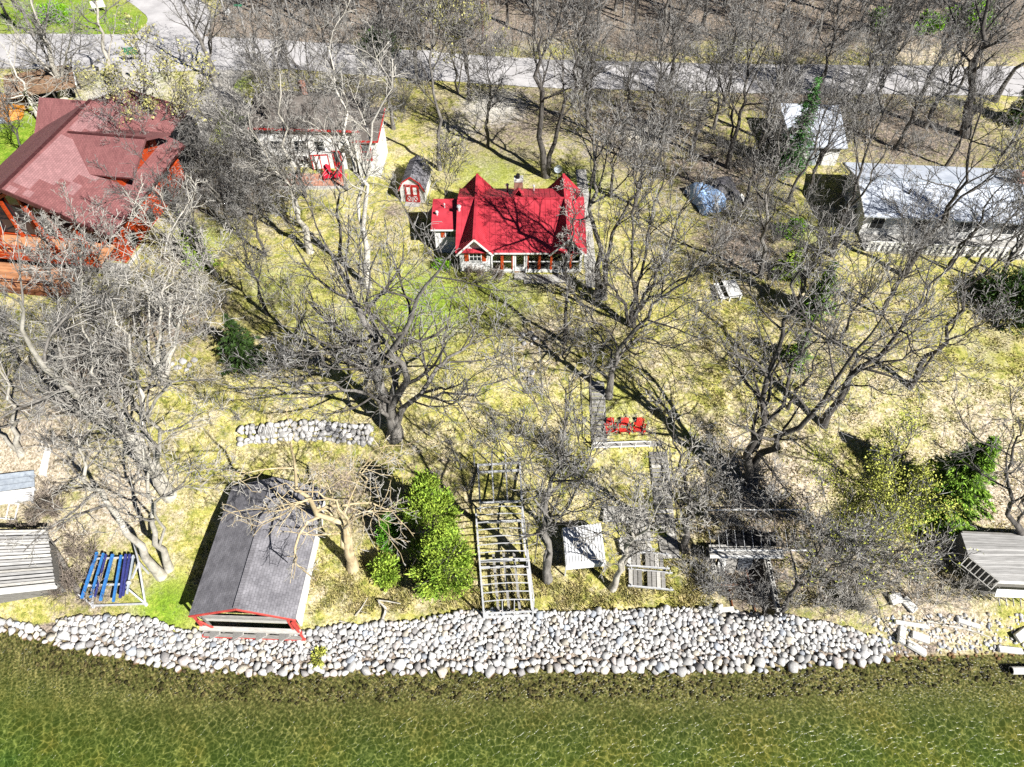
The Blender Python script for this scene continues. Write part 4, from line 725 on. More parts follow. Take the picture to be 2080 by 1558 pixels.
ptree('greenish budding tree on the near verge above the cottage', (930, 190), [[(925, 150), (915, 90), (920, 30, .5)], [(935, 150), (955, 90, -.6), (970, 40, -1)]], [.12, .1], 'fan', 65, name='budding_tree', leaf=1800, leaf_mat='bud_pale', leaf_size=.1, group='budding trees')
ptree('budding sapling beside the back of the small red-doored shed', (905, 398), [[(905, 370), (903, 330), (910, 290)], [(910, 375), (925, 340, -.3), (930, 310, -.4)]], [.05, .05], 'fan', 66, name='budding_shrub', cat='shrub', leaf=900, leaf_mat='bud_pale', leaf_size=.07, group='budding trees')
# ================================================================ BUILDINGS
def clear_glass():
    m = bpy.data.materials.new('clear_glass'); m.use_nodes = True; N = m.node_tree.nodes; L = m.node_tree.links; N.remove(N['Principled BSDF'])
    t = N.new('ShaderNodeBsdfTransparent'); t.inputs[0].default_value = (.8, .84, .84, 1); g = N.new('ShaderNodeBsdfGlossy'); g.inputs['Roughness'].default_value = .03
    f = N.new('ShaderNodeFresnel'); f.inputs['IOR'].default_value = 1.5; s = N.new('ShaderNodeMixShader'); L.new(f.outputs[0], s.inputs[0]); L.new(t.outputs[0], s.inputs[1]); L.new(g.outputs[0], s.inputs[2]); L.new(s.outputs[0], N['Material Output'].inputs[0]); return m
M['clear_glass'] = clear_glass()
def window(parent, x0, x1, y, z0, z1, frame='white_paint', glass='glass', nx=2, nz=2, fw=.07, shutters=None, name='window', world=True, sw=.35):
    """window in a wall that faces -y"""
    mk = WB if world else MB
    f = mk(); f.box(x0 - fw, x1 + fw, y - .06, y + .02, z0 - fw, z0); f.box(x0 - fw, x1 + fw, y - .06, y + .02, z1, z1 + fw); f.box(x0 - fw, x0, y - .06, y + .02, z0, z1); f.box(x1, x1 + fw, y - .06, y + .02, z0, z1)
    for k in range(1, nx): c = x0 + (x1 - x0) * k / nx; f.box(c - .02, c + .02, y - .05, y + .01, z0, z1)
    for k in range(1, nz): c = z0 + (z1 - z0) * k / nz; f.box(x0, x1, y - .045, y + .005, c - .02, c + .02)
    w = f.build(name, M[frame], parent); p = mk(); p.box(x0, x1, y - .03, y - .01, z0, z1); o = p.build('pane', M[glass], None)
    if world: o.data.transform(__import__('mathutils').Matrix.Translation([-c for c in parent.location]))
    o.parent = w
    if shutters:
        for a_, b_ in ((x0 - fw - .03 - sw, x0 - fw - .03), (x1 + fw + .03, x1 + fw + .03 + sw)):
            s = mk(); s.box(a_, b_, y - .07, y - .01, z0 - .05, z1 + .05)
            for q in (z0 + .03, (z0 + z1) / 2 - .03, z1 - .09): s.box(a_ + .04, b_ - .04, y - .085, y - .065, q, q + .06)
            s.build('shutter', M[shutters], parent)
    return w
def ribs(slopes, step=.4, w=.045, h=.045):
    """raised seams on roof slopes; a slope = (eave0, eave1, ridge1, ridge0)"""
    b = WB()
    for e0, e1, r1, r0 in slopes:
        e0, e1, r1, r0 = [np.array(q, float) for q in (e0, e1, r1, r0)]; n = np.cross(e1 - e0, r0 - e0); n /= np.linalg.norm(n); n = n if n[2] > 0 else -n
        L = np.linalg.norm(e1 - e0); k = max(2, int(L / step))
        for i in range(k + 1): u = i / k; b.bar(e0 + (e1 - e0) * u + n * h * .4, r0 + (r1 - r0) * u + n * h * .4, w, h)
    return b
def cottage():
    t = thing('red_roof_cottage', 'white cottage with bright red metal roof, four gables and glazed porch', 'house', (.85, 49.5, 5.0))
    w = WB()       # gable wings and core
    def prism(xa, xb, xm, y0, y1, z0=4.7, ze=7.33, zr=8.78):
        P = [(xa, z0), (xb, z0), (xb, ze), (xm, zr), (xa, ze)]; o = len(w.v); w.v += [(x, y0, z) for x, z in P] + [(x, y1, z) for x, z in P]
        w.f += [tuple(range(o, o + 5)), tuple(range(o + 9, o + 4, -1))] + [(o + i, o + 5 + i, o + 5 + (i + 1) % 5, o + (i + 1) % 5) for i in range(5)]
    prism(-4.35, -1.75, -3.05, 45.9, 53.9); prism(3.3, 5.8, 4.55, 48.3, 53.9)
    w.box(-1.75, 3.3, 48.3, 53.0, 4.7, 7.7); w.build('wall', M['white_siding'], t)
    sb = WB()
    for k in range(9): sb.box(-4.37, -1.76, 45.875, 45.9, 5.15 + k * .24, 5.165 + k * .24)
    sb.build('siding_laps', M['white_paint'], t)
    g = WB(); g.slab([(3.3, 45.93, 7.33), (5.8, 45.93, 7.33), (4.55, 45.93, 8.78)], .12); g.build('gable_wall', M['white_siding'], t)
    R = {}
    main = [(-4.62, 45.5, 7.38), (6.1, 45.5, 7.38), (6.1, 50.8, 8.88), (-4.62, 50.8, 8.88)]
    rear = [(-4.6, 53.6, 7.95), (6.1, 53.6, 7.95), (6.1, 50.8, 8.88), (-4.6, 50.8, 8.88)]
    sl = []
    for xc in (-3.05, 4.55):
        sl.append([(xc - 1.5, 45.35, 7.3), (xc - 1.5, 54.3, 7.3), (xc, 54.3, 8.93), (xc, 45.35, 8.93)]); sl.append([(xc + 1.5, 45.35, 7.3), (xc + 1.5, 54.3, 7.3), (xc, 54.3, 8.93), (xc, 45.35, 8.93)])
    rb = WB(); rb.slab(main, .08); rb.slab(rear, .08); roof = rb.build('roof', M['red_metal'], t)
    q = ribs([main, (rear[0], rear[1], rear[2], rear[3])], .45, .04, .03); q.build('seams', M['red_metal'], t, kind='stuff')
    for i, s_ in enumerate(sl):
        b = WB(); b.slab(s_, .07); o = b.build('gable_roof', M['red_metal'], t); r = ribs([s_], .22, .05, .05); z = r.build('seams', M['red_metal'], None, kind='stuff'); z.data.transform(__import__('mathutils').Matrix.Translation([-c for c in t.location])); z.parent = o
    c = WB(); c.bar((-4.6, 50.8, 8.93), (6.1, 50.8, 8.93), .25, .05)
    for xc in (-3.05, 4.55): c.bar((xc, 45.3, 8.98), (xc, 54.3, 8.98), .22, .05)
    c.build('ridge_cap', M['red_metal'], t)
    tr = WB()       # white barge boards
    for xc in (-3.05, 4.55):
        for s in (-1, 1): tr.bar((xc + s * 1.52, 45.33, 7.2), (xc, 45.33, 8.82), .05, .16)
    tr.bar((-1.5, 45.5, 7.3), (3.0, 45.5, 7.3), .06, .14); tr.build('barge_board', M['white_paint'], t)
    # side wing with shed roof
    v = WB(); v.box(-6.55, -4.36, 48.4, 51.2, 4.7, 7.6); v.build('side_wing_wall', M['white_siding'], t)
    v = WB(); v.slab([(-6.8, 48.05, 7.72), (-4.3, 48.05, 7.72), (-4.3, 51.5, 8.35), (-6.8, 51.5, 8.35)], .1); v.build('side_wing_roof', M['red_metal'], t)
    v = WB(); v.bar((-6.8, 48.03, 7.68), (-4.5, 48.03, 7.68), .06, .12); v.build('gutter', M['white_paint'], t)
    window(t, -5.6, -4.75, 48.4, 6.75, 7.4, glass='glass_pale', nx=2, nz=1, shutters=None)
    s = WB(); s.box(-6.0, -5.7, 48.33, 48.39, 6.7, 7.45); s.build('shutter', M['orange_wood'], t)
    window(t, -3.5, -2.58, 45.9, 6.25, 7.08, frame='white_paint', nx=3, nz=2, shutters='orange_wood', sw=.33)
    # porch: floor, sill, header, posts, panes
    p = WB(); p.box(-1.75, 5.8, 45.95, 48.3, 4.75, 5.12); p.build('porch_floor', M['tan_wood'], t)
    p = WB(); p.box(-1.75, .15, 45.85, 46.0, 4.8, 5.3); p.box(1.2, 5.82, 45.85, 46.0, 4.8, 5.3); p.box(-1.75, 5.82, 45.85, 46.0, 7.12, 7.32); p.build('porch_sill', M['white_paint'], t)
    p = WB(); p.box(5.72, 5.84, 45.86, 48.3, 4.8, 7.3); p.build('side_wall', M['white_siding'], t)
    for x in (-1.68, .14, 1.2, 5.7):
        p = WB(); p.box(x - .07, x + .07, 45.82, 46.02, 4.8, 7.3); p.build('post', M['white_paint'], t)
    for x, ww in ((-.82, .12), (.03, .05), (1.34, .05), (2.27, .12), (3.27, .09), (4.9, .09)):
        p = WB(); p.box(x - ww, x + ww, 45.83, 46.01, 5.3, 7.12); p.build('post', M['orange_wood'], t)
    xs = [-1.6, -.95, .0, 1.4, 2.15, 3.2, 4.8, 5.62]
    for a_, b_ in ((-1.6, -.94), (-.7, -.02), (1.4, 2.15), (2.39, 3.18), (3.36, 4.81), (5.0, 5.62)):
        p = WB(); p.box(a_, b_, 45.925, 45.94, 5.3, 7.12); o = p.build('pane', M['clear_glass'], t)
        p = WB(); p.box(a_, b_, 45.87, 45.96, 6.08, 6.14); p.build('mid_rail', M['white_paint'], t)
    d = WB(); d.box(.24, .34, 45.87, 45.97, 5.1, 7.1); d.box(1.0, 1.12, 45.87, 45.97, 5.1, 7.1); d.box(.34, 1.0, 45.87, 45.97, 5.1, 5.55); d.box(.34, 1.0, 45.87, 45.97, 6.95, 7.1); dr = d.build('door', M['white_paint'], t)
    d = WB(); d.box(.34, 1.0, 45.91, 45.925, 5.55, 6.95); o = d.build('pane', M['clear_glass'], t)
    d = WB(); d.box(.2, 1.2, 45.0, 45.8, 4.8, 5.02); d.build('door_step', M['concrete'], t)
    b = WB(); b.box(2.0, 3.0, 47.3, 48.0, 5.12, 5.5); b.build('porch_bench', M['tan_wood'], t)
    # chimney and vents
    k = WB(); k.hexa([(.1, 51.75, 7.6), (1.0, 51.75, 7.6), (1.0, 52.6, 7.6), (.1, 52.6, 7.6)], [(.22, 51.85, 9.8), (.9, 51.85, 9.8), (.9, 52.5, 9.8), (.22, 52.5, 9.8)]); ch = k.build('chimney', M['brick'], t)
    k = MB(); 
    o = WB(); o.box(.16, .96, 51.79, 52.56, 9.8, 9.98); o.build('chimney_cap', M['white_concrete'], t)
    o = WB(); o.tube((.5, 52.15, 9.98), (.5, 52.15, 10.35), .16, .16, 10); o.build('flue', M['dark'], t)
    o = WB(); o.slab([(.05, 51.0, 8.9), (.55, 51.5, 9.3), (.55, 51.8, 9.3), (.05, 51.75, 8.9)], .04); o.slab([(1.05, 51.0, 8.9), (.55, 51.5, 9.3), (.55, 51.8, 9.3), (1.05, 51.75, 8.9)], .04); o.build('chimney_saddle', M['red_metal'], t)
    for x, y, z, r, h in ((-4.45, 49.6, 8.2, .12, .75), (-6.35, 49.7, 8.0, .09, .3), (-5.75, 50.5, 8.15, .05, .35), (-.4, 52.9, 8.2, .09, .6), (1.9, 53.0, 8.1, .07, .5)):
        o = WB(); o.tube((x, y, z - .15), (x, y, z + h), r, r, 10); o.tube((x, y, z + h), (x, y, z + h + .1), r * 1.7, r * 1.2, 10); o.build('vent_pipe', M['aluminium'], t)
    return t
cottage()
b = WB(); b.box(1.0, 6.6, 44.5, 45.6, 4.6, float(gz(3, 45)) + .05)
o = b.build('patio', M['concrete'], None, kind='structure')
def shed():
    t = thing('garden_shed', 'small white barn-roofed shed with red double doors and red trim', 'shed', (-9.2, 55.6, 5.1), math.radians(-6))
    w, L, e, s, a_ = 1.12, 3.3, 1.55, 2.2, 2.75; P = [(-w, 0), (w, 0), (w, e), (w * .68, s), (0, a_), (-w * .68, s), (-w, e)]
    m = MB(); o = 0; m.v = [(x, 0, z - .1) for x, z in P] + [(x, L, z - .1) for x, z in P]; n = 7
    m.f = [tuple(range(n)), tuple(range(2 * n - 1, n - 1, -1))] + [(i, n + i, n + (i + 1) % n, (i + 1) % n) for i in range(n)]; m.build('wall', M['white_siding'], t)
    Q = [(w + .12, e - .25), (w * .70, s + .02), (0, a_ + .04)]
    for sgn in (-1, 1):
        r = MB()
        for (x0, z0), (x1, z1) in zip(Q[:-1], Q[1:]): r.slab([(sgn * x0, -.15, z0), (sgn * x0, L + .15, z0), (sgn * x1, L + .15, z1), (sgn * x1, -.15, z1)], .06)
        r.build('roof', M['grey_shingle_y'], t)
        r = MB()
        for (x0, z0), (x1, z1) in zip(Q[:-1], Q[1:]): r.bar((sgn * x0, -.17, z0 - .06), (sgn * x1, -.17, z1 - .06), .05, .12)
        r.build('barge_board', M['red_paint'], t)
    for sgn in (-1, 1):
        x0, x1 = (-.58, -.02) if sgn < 0 else (.02, .58); d = MB(); d.box(x0, x1, -.05, 0, .02, 1.75); dd = d.build('door', M['white_paint'], t)
        f = MB(); y0, y1 = -.09, -.05
        for (a0, a1, z0, z1) in ((x0, x1, .02, .12), (x0, x1, 1.65, 1.75), (x0, x0 + .09, .12, 1.65), (x1 - .09, x1, .12, 1.65), (x0 + .09, x1 - .09, .72, .82)): f.box(a0, a1, y0, y1, z0, z1)
        f.bar((x0 + .09, -.07, .13), (x1 - .09, -.07, .71), .035, .06); f.bar((x1 - .09, -.065, .13), (x0 + .09, -.065, .71), .035, .06); f.build('door_trim', M['red_paint'], dd)
    f = MB(); f.box(-.68, -.59, -.07, .0, .02, 1.85); f.box(.59, .68, -.07, 0, .02, 1.85); f.box(-.68, .68, -.07, 0, 1.76, 1.86); f.build('door_frame', M['red_paint'], t)
    f = MB(); f.box(-.7, .7, -.7, -.05, -.05, .03); f.build('ramp', M['concrete'], t)
shed()
def gable_roof(t, mk, x0, x1, y0, y1, ze, zr, m, th=.14, axis='x', oh=.4, trim=None, name='roof'):
    """two-slope roof; ridge along axis"""
    out = []
    if axis == 'x':
        ym = (y0 + y1) / 2; A = [[(x0 - oh, y0 - oh, ze), (x1 + oh, y0 - oh, ze), (x1 + oh, ym, zr), (x0 - oh, ym, zr)], [(x0 - oh, y1 + oh, ze), (x1 + oh, y1 + oh, ze), (x1 + oh, ym, zr), (x0 - oh, ym, zr)]]
    else:
        xm = (x0 + x1) / 2; A = [[(x0 - oh, y0 - oh, ze), (x0 - oh, y1 + oh, ze), (xm, y1 + oh, zr), (xm, y0 - oh, zr)], [(x1 + oh, y0 - oh, ze), (x1 + oh, y1 + oh, ze), (xm, y1 + oh, zr), (xm, y0 - oh, zr)]]
    for s_ in A: b = mk(); b.slab(s_, th); out.append(b.build(name, m, t))
    return out
def boathouse():
    t = thing('boathouse', 'grey-shingled boathouse with red front frame standing at the shore stones', 'boathouse', (-19.35, 16.7, .9), math.radians(-2.1))
    Wd, L, e, r = 6.45, 9.0, 2.6, 3.95
    gable_roof(t, MB, .0, Wd, .0, L, e, r, M['grey_shingle_y'], .12, 'y', .0)
    b = MB(); b.box(Wd / 2 - .14, Wd / 2 + .14, .0, L, r - .02, r + .03); b.build('ridge_cap', M['grey_shingle'], t)
    b = MB(); b.box(Wd - .42, Wd - .3, .55, L - .2, -.1, e - .02); b.build('side_wall', M['white_siding'], t)
    b = MB(); b.box(.3, .42, 1.6, L - .2, -.1, e - .02); b.build('side_wall', M['grey_wood'], t)
    b = MB(); b.box(.42, Wd - .42, L - .35, L - .22, -.1, e + .2); b.build('back_wall', M['grey_wood'], t)
    b = MB(); b.box(.2, Wd - .2, .3, L - .3, -.35, -.12); b.build('floor', M['grey_wood'], t)
    for s in (0, 1):      # red barge boards
        b = MB(); x = 0 if s == 0 else Wd; b.bar((x, -.03, e - .1), (Wd / 2, -.03, r - .1), .06, .17); b.build('barge_board', M['red_faded'], t)
    for x in (.2, .75, Wd - .55, Wd - .2): b = MB(); b.box(x - .06, x + .06, .0, .12, -.5, e + .05); b.build('post', M['red_faded' if x > 1 or x < .5 else 'grey_wood'], t)
    b = MB(); b.bar((.3, -.02, 1.9), (1.15, -.05, .55), .1, .1); b.build('brace', M['red_faded'], t)
    b = MB(); b.bar((Wd - .3, -.04, 2.2), (Wd - .05, -.2, .0), .1, .1); b.build('brace', M['red_faded'], t)
    b = MB(); b.box(.7, Wd - .7, .05, .35, 1.75, 2.25); b.build('header_beam', M['pale_wood'], t)
    b = MB(); b.box(.6, Wd - .6, .0, .1, 2.25, 2.6); b.build('front_board', M['grey_wood'], t)
    b = MB(); b.box(.1, Wd + .1, -.35, -.2, .0, .16); b.build('sill_beam', M['red_faded'], t)
    b = MB(); b.box(.1, Wd - .1, -.2, .05, .75, .92); b.build('ramp_beam', M['pale_wood'], t)
    for k in range(4):
        x = .6 + k * 1.45; b = MB(); b.bar((x, -.3, .2), (x + .75, -.12, .72), .5, .06); b.build('plank', M['pale_wood'], t)
    for k in range(2): b = MB(); b.box(.2, Wd - .1, -.34 + k * .3, -.12 + k * .3, .17 + k * .02, .22 + k * .02); b.build('plank', M['grey_wood'], t)
boathouse()
def lodge():
    t = thing('log_lodge', 'large orange log lodge with broad maroon shingle roof and deck', 'house', (-39.6, 47.0, 5.0), math.radians(-8))
    ze, zr, hw = 3.8, 7.6, 7.45
    b = MB(); b.slab([(hw, -.1, ze), (hw, 13.5, ze), (0, 13.5, zr), (0, -.1, zr)], .22); b.build('roof', M['maroon_shingle'], t)
    b = MB(); b.slab([(-hw, -.1, ze), (-hw, 13.5, ze), (0, 13.5, zr), (0, -.1, zr)], .22); b.build('roof', M['maroon_shingle'], t)
    def onmain(x, y): return (x, y, zr - (zr - ze) / hw * x + .012)
    pt = MB()       # patches of newer, paler shingles
    for x0, x1, y0, y1 in ((.3, 1.4, 1.0, 8.0), (1.4, 2.4, 2.4, 7.6), (2.4, 3.1, 3.4, 6.6), (1.2, 1.9, 9.8, 12.6), (3.1, 3.8, 2.2, 3.6), (3.1, 4.3, 4.6, 6.2), (.3, .9, -.05, .6), (1.3, 1.8, .2, .9), (.4, 1.2, 9.0, 12)):
        pt.poly([onmain(x0, y0), onmain(x1, y0), onmain(x1, y1), onmain(x0, y1)])
    pt.build('new_shingles', M['maroon_new'], t)
    b = MB(); b.slab([(.35, 5.1, 5.75), (7.5, 5.1, 5.75), (7.5, 8.6, 7.3), (.1, 8.6, 7.3)], .2); b.build('dormer_roof', M['maroon_shingle'], t)
    b = MB(); b.slab([(.35, 12.1, 5.75), (7.5, 12.1, 5.75), (7.5, 8.6, 7.3), (.1, 8.6, 7.3)], .2); b.build('dormer_roof', M['maroon_shingle'], t)
    b = MB(); b.box(1.5, 6.0, 5.5, 11.7, 3.0, 5.6); b.slab([(6.0, 5.4, 5.6), (6.0, 11.8, 5.6), (6.0, 8.6, 7.1)], .1); b.build('dormer_wall', M['orange_log'], t)
    for s in (-1, 1): b = MB(); b.slab([(.55 + s * 5.2, 12.6, 4.2), (.55 + s * 5.2, 19, 4.2), (.55, 17.6, 6.7), (.55, 12.6, 6.7)], .2); b.build('back_roof', M['maroon_shingle'], t)
    b = MB(); b.slab([(-4.65, 19, 4.2), (5.75, 19, 4.2), (.55, 17.6, 6.7)], .2); b.build('back_roof', M['maroon_shingle'], t)
    for y in (12.5, 18.6): b = MB(); b.slab([(1.5, 15.5, 6.25), (-6.9, 15.5, 6.25), (-6.9, y, 3.9), (1.5, y, 3.9)], .2); b.build('wing_roof', M['maroon_shingle'], t)
    b = MB(); b.bar((0, -.1, zr + .02), (0, 13.5, zr + .02), .3, .06); b.bar((.1, 8.6, 7.33), (7.5, 8.6, 7.33), .25, .06); b.bar((.55, 12.6, 6.73), (.55, 17.6, 6.73), .25, .06); b.build('ridge_cap', M['maroon_trim'], t)
    b = MB(); b.bar((hw, -.14, ze - .16), (0, -.14, zr - .16), .1, .34); b.bar((-hw, -.14, ze - .16), (0, -.14, zr - .16), .1, .34); b.bar((hw + .02, -.1, ze - .12), (hw + .02, 13.5, ze - .12), .1, .2); b.build('fascia', M['maroon_trim'], t)
    # walls of stacked logs
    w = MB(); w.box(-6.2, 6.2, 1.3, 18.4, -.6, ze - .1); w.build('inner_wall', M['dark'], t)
    for k in range(13):
        z = -.35 + k * .32; b = MB(); b.tube((6.3, 1.0, z), (6.3, 13.2, z), .17, .17, 8); b.build('log', M['orange_log'], t)
    for k in range(13):
        z = -.35 + k * .32; b = MB(); b.tube((5.0, 13.2, z), (5.0, 18.6, z), .17, .17, 8); b.build('log', M['orange_log'], t)
    for k in range(12):
        z = -.35 + k * .32; b = MB(); b.tube((-6.3, 1.3, z), (3.0 if k > 6 else 6.5, 1.3, z), .16, .16, 8); b.build('log', M['orange_log'], t)
    for (y, z0, z1) in ((3.0, .3, 1.6), (6.2, .3, 1.6), (9.4, .3, 1.6), (4.6, 2.2, 3.3), (10.5, 2.2, 3.3)):
        b = MB(); b.box(6.42, 6.52, y - .55, y + .55, z0, z1); f = b.build('window', M['maroon_trim'], t); b = MB(); b.box(6.52, 6.54, y - .45, y + .45, z0 + .1, z1 - .1); b.build('pane', M['glass'], f)
    # glazed lake front with beams under the overhanging gable
    b = MB(); b.slab([(-5.6, 1.05, 2.2), (5.6, 1.05, 2.2), (5.6, 1.05, 4.2), (0, 1.05, 6.9), (-5.6, 1.05, 4.2)], .06); b.build('front_glass', M['glass'], t)
    for x in (-5.5, -3.6, -1.8, 0, 1.8, 3.6, 5.5): b = MB(); b.bar((x, .85, 2.0), (x, .85, min(6.9, 7.2 - abs(x) * .51)), .22, .22); b.build('beam', M['orange_log'], t)
    for s in (-1, 1):
        b = MB(); b.bar((0, .8, 6.8), (s * 6.4, .8, 3.5), .2, .26); b.build('beam', M['orange_log'], t); b = MB(); b.bar((s * 5.5, -.9, 2.0), (s * 5.5, -.9, 4.3), .22, .22); b.build('beam', M['orange_log'], t)
        b = MB(); b.bar((s * 2.6, -.9, 2.0), (s * 1.4, -.3, 6.2), .18, .18); b.build('beam', M['orange_log'], t)
    # balcony
    b = MB(); b.box(-8, 6.4, -1.5, .9, 1.85, 2.0); b.build('balcony_floor', M['tan_wood'], t)
    b = MB(); b.bar((-8, -1.45, 2.95), (6.4, -1.45, 2.95), .12, .14); b.bar((-8, -1.45, 2.15), (6.4, -1.45, 2.15), .1, .1); b.bar((6.4, -1.45, 2.95), (6.4, .9, 2.95), .12, .14)
    for k in range(34): x = -8 + k * .435; b.bar((x, -1.45, 2.0), (x, -1.45, 2.95), .06, .06)
    b.box(-8, 6.4, -1.62, -1.5, 1.6, 2.02); b.build('balcony_rail', M['orange_log'], t)
    for k in range(9): b = MB(); b.box(-9, 3.6, -3.6 + k * .34, -3.3 + k * .34, .3, .36); b.build('deck_board', M['tan_wood'], t)
    b = MB(); b.box(-9, 3.6, -3.62, -.6, -.4, .29); b.build('deck_base', M['rust'], t)
    b = MB(); b.bar((-9, -3.55, 1.2), (3.6, -3.55, 1.2), .08, .08)
    for k in range(10): b.bar((-9 + k * 1.4, -3.55, .36), (-9 + k * 1.4, -3.55, 1.2), .08, .08)
    b.build('deck_rail', M['maroon_trim'], t)
    b = MB(); b.box(5.6, 7.6, -.9, -.1, -.5, .9); b.build('stone_plinth', M['concrete'], t)
    b = MB(); b.box(6.75, 7.0, .6, 14, -.5, .05); b.build('foundation', M['white_concrete'], t)
lodge()
def white_cottage():
    t = thing('white_cottage', 'white cottage with dark shingle roof and red trim behind bare branches', 'house', (-19.2, 61.0, 5.1), math.radians(-3))
    b = MB(); b.box(-5.0, 4.6, 0, 6.0, -.3, 4.45); b.build('wall', M['white_siding'], t)
    gable_roof(t, MB, -5.0, 4.6, 0, 6.0, 4.5, 5.9, M['brown_shingle'], .14, 'x', .45)
    b = MB(); b.bar((-5.45, -.47, 4.4), (5.05, -.47, 4.4), .06, .2); b.build('fascia', M['red_paint'], t)
    window(t, -3.9, -2.5, 0, 2.0, 2.9, nx=2, nz=1, world=False); window(t, -1.6, -.5, 0, 1.9, 3.0, nx=2, nz=2, world=False); window(t, .4, 1.3, 0, 2.0, 3.0, nx=1, nz=2, world=False); window(t, -1.6, -.6, 0, .5, 1.4, nx=2, nz=1, world=False); window(t, -3.7, -2.8, 0, .5, 1.4, nx=2, nz=1, world=False)
    b = MB(); b.box(1.9, 2.75, -.06, 0, .05, 2.05); d = b.build('door', M['red_paint'], t); b = MB(); b.box(2.05, 2.6, -.075, -.06, .9, 1.9); b.build('pane', M['glass_pale'], d)
    # projecting bay on the right with a red-framed window
    b = MB(); b.box(4.6, 6.6, -1.2, 3.0, -.3, 4.05); b.build('bay_wall', M['white_siding'], t)
    b = MB(); b.slab([(4.4, -1.5, 4.1), (6.9, -1.5, 4.1), (6.9, 3.2, 4.85), (4.4, 3.2, 4.85)], .12); b.build('bay_roof', M['brown_shingle'], t)
    b = MB(); b.bar((4.4, -1.52, 4.03), (6.9, -1.52, 4.03), .06, .18); b.bar((6.92, -1.5, 4.03), (6.92, 3.2, 4.77), .06, .18); b.build('bay_fascia', M['red_paint'], t)
    window(t, 5.2, 6.0, -1.2, 2.0, 3.6, frame='red_paint', glass='glass_pale', nx=1, nz=2, fw=.12, world=False)
    b = MB(); b.tube((-1.0, 4.2, 5.0), (-1.0, 4.2, 6.7), .35, .35, 4); b.build('chimney', M['brick'], t)
    p = thing('brick_terrace', 'low orange brick terrace in front of the white cottage', 'terrace', (-19.0, 59.0, float(gz(-19, 59))))
    k = 0
    for i in range(8):
        for j in range(4):
            b = MB(); b.box(-2.7 + i * .72, -2.02 + i * .72, -1.0 + j * .5, -.54 + j * .5, -.25, .06 + .006 * ((i * 7 + j * 3) % 4)); b.build('paver', M['brick_pale'], p)
    b = MB(); b.box(-3.2, 3.4, -1.5, -1.2, -.4, .14); b.build('edging', M['pale_wood'], p)
M['brick_pale'] = mat('brick_pale', (.5, .25, .17), (.36, .17, .12), scale=5, rough=.9, island=.2)
white_cottage()
def long_house():
    t = thing('long_white_house', 'long low house with white roof at the right edge', 'house', (30.4, 49.9, 5.0), math.radians(-4.5))
    L = 27
    b = MB(); b.box(.3, L, .9, 7.4, -.3, 2.6); b.build('wall', M['white_siding'], t)
    for s_, nm in (([(-.3, .0, 2.72), (L + .3, .0, 2.72), (L + .3, 4.1, 3.75), (-.3, 4.1, 3.75)], 0), ([(-.3, 8.2, 2.72), (L + .3, 8.2, 2.72), (L + .3, 4.1, 3.75), (-.3, 4.1, 3.75)], 1)):
        b = MB(); b.slab(s_, .16); b.build('roof', M['white_roof'], t)
    b = MB(); b.bar((-.32, 0, 2.62), (-.32, 4.1, 3.65), .06, .2); b.bar((-.32, 8.2, 2.62), (-.32, 4.1, 3.65), .06, .2); b.build('barge_board', M['pale_wood'], t)
    b = MB(); b.slab([(.3, .95, 2.5), (.3, 7.35, 2.5), (.3, 4.1, 3.6)], .1); b.build('gable_wall', M['grey_wood'], t)
    for k in range(14):
        x = .9 + k * 1.85
        if k % 2 == 0: window(t, x, x + 1.1, .9, .9, 2.1, nx=2, nz=1, world=False)
    for k in range(26): x = .5 + k * 1.0; b = MB(); b.bar((x, -.05, 2.5), (x, .9, 2.62), .07, .12); b.build('rafter', M['pale_wood'], t)
    # raised porch floor and its railing
    b = MB(); b.box(.3, L, -1.4, .9, -.5, .25); b.build('porch_base', M['concrete'], t)
    for k in range(36): x = .5 + k * .45; b = MB(); b.box(x - .12, x + .12, -1.46, -1.4, .2, 1.15); b.build('railing_board', M['white_paint'], t)
    b = MB(); b.bar((.3, -1.43, 1.2), (17, -1.43, 1.2), .1, .08); b.build('handrail', M['white_paint'], t)
    b = MB(); b.tube((3.8, 2.6, 3.1), (3.8, 2.6, 3.85), .1, .1, 8); b.build('vent_pipe', M['dark'], t)
    for k in range(15): x = 1.6 + k * 1.8; b = MB(); b.bar((x, .0, 2.735), (x, 4.1, 3.765), .05, .03); b.bar((x, 8.2, 2.735), (x, 4.1, 3.765), .05, .03); b.build('roof_seam', M['blue_grey'], t)
    b = MB(); b.bar((-.3, 4.1, 3.77), (L + .3, 4.1, 3.77), .3, .04); b.build('ridge_cap', M['blue_grey'], t)
    b = MB(); b.box(13.2, 14.1, 4.4, 5.2, 3.3, 4.5); b.build('chimney', M['brick_pale'], t)
    b = MB(); b.box(-.6, .1, 3.0, 3.8, .2, 1.4); b.build('meter_box', M['blue_grey'], t)
long_house()
def garage():
    t = thing('white_garage', 'small white garage with flat pale roof behind the pine', 'garage', (27.3, 61.4, 5.15), math.radians(-4))
    b = MB(); b.box(.35, 4.4, .2, 6.2, -.3, 2.2); b.build('wall', M['white_siding'], t)
    b = MB(); b.slab([(-.35, -.25, 2.35), (4.8, -.25, 2.35), (5.3, 6.6, 2.95), (-.7, 6.6, 2.95)], .16); b.build('roof', M['white_roof'], t)
    b = MB(); b.box(1.6, 2.45, .13, .2, .0, 1.95); b.build('door', M['blue_grey'], t)
    b = MB(); b.box(2.62, 3.0, .12, .2, .0, 2.0); b.build('door_frame', M['dark'], t)
garage()
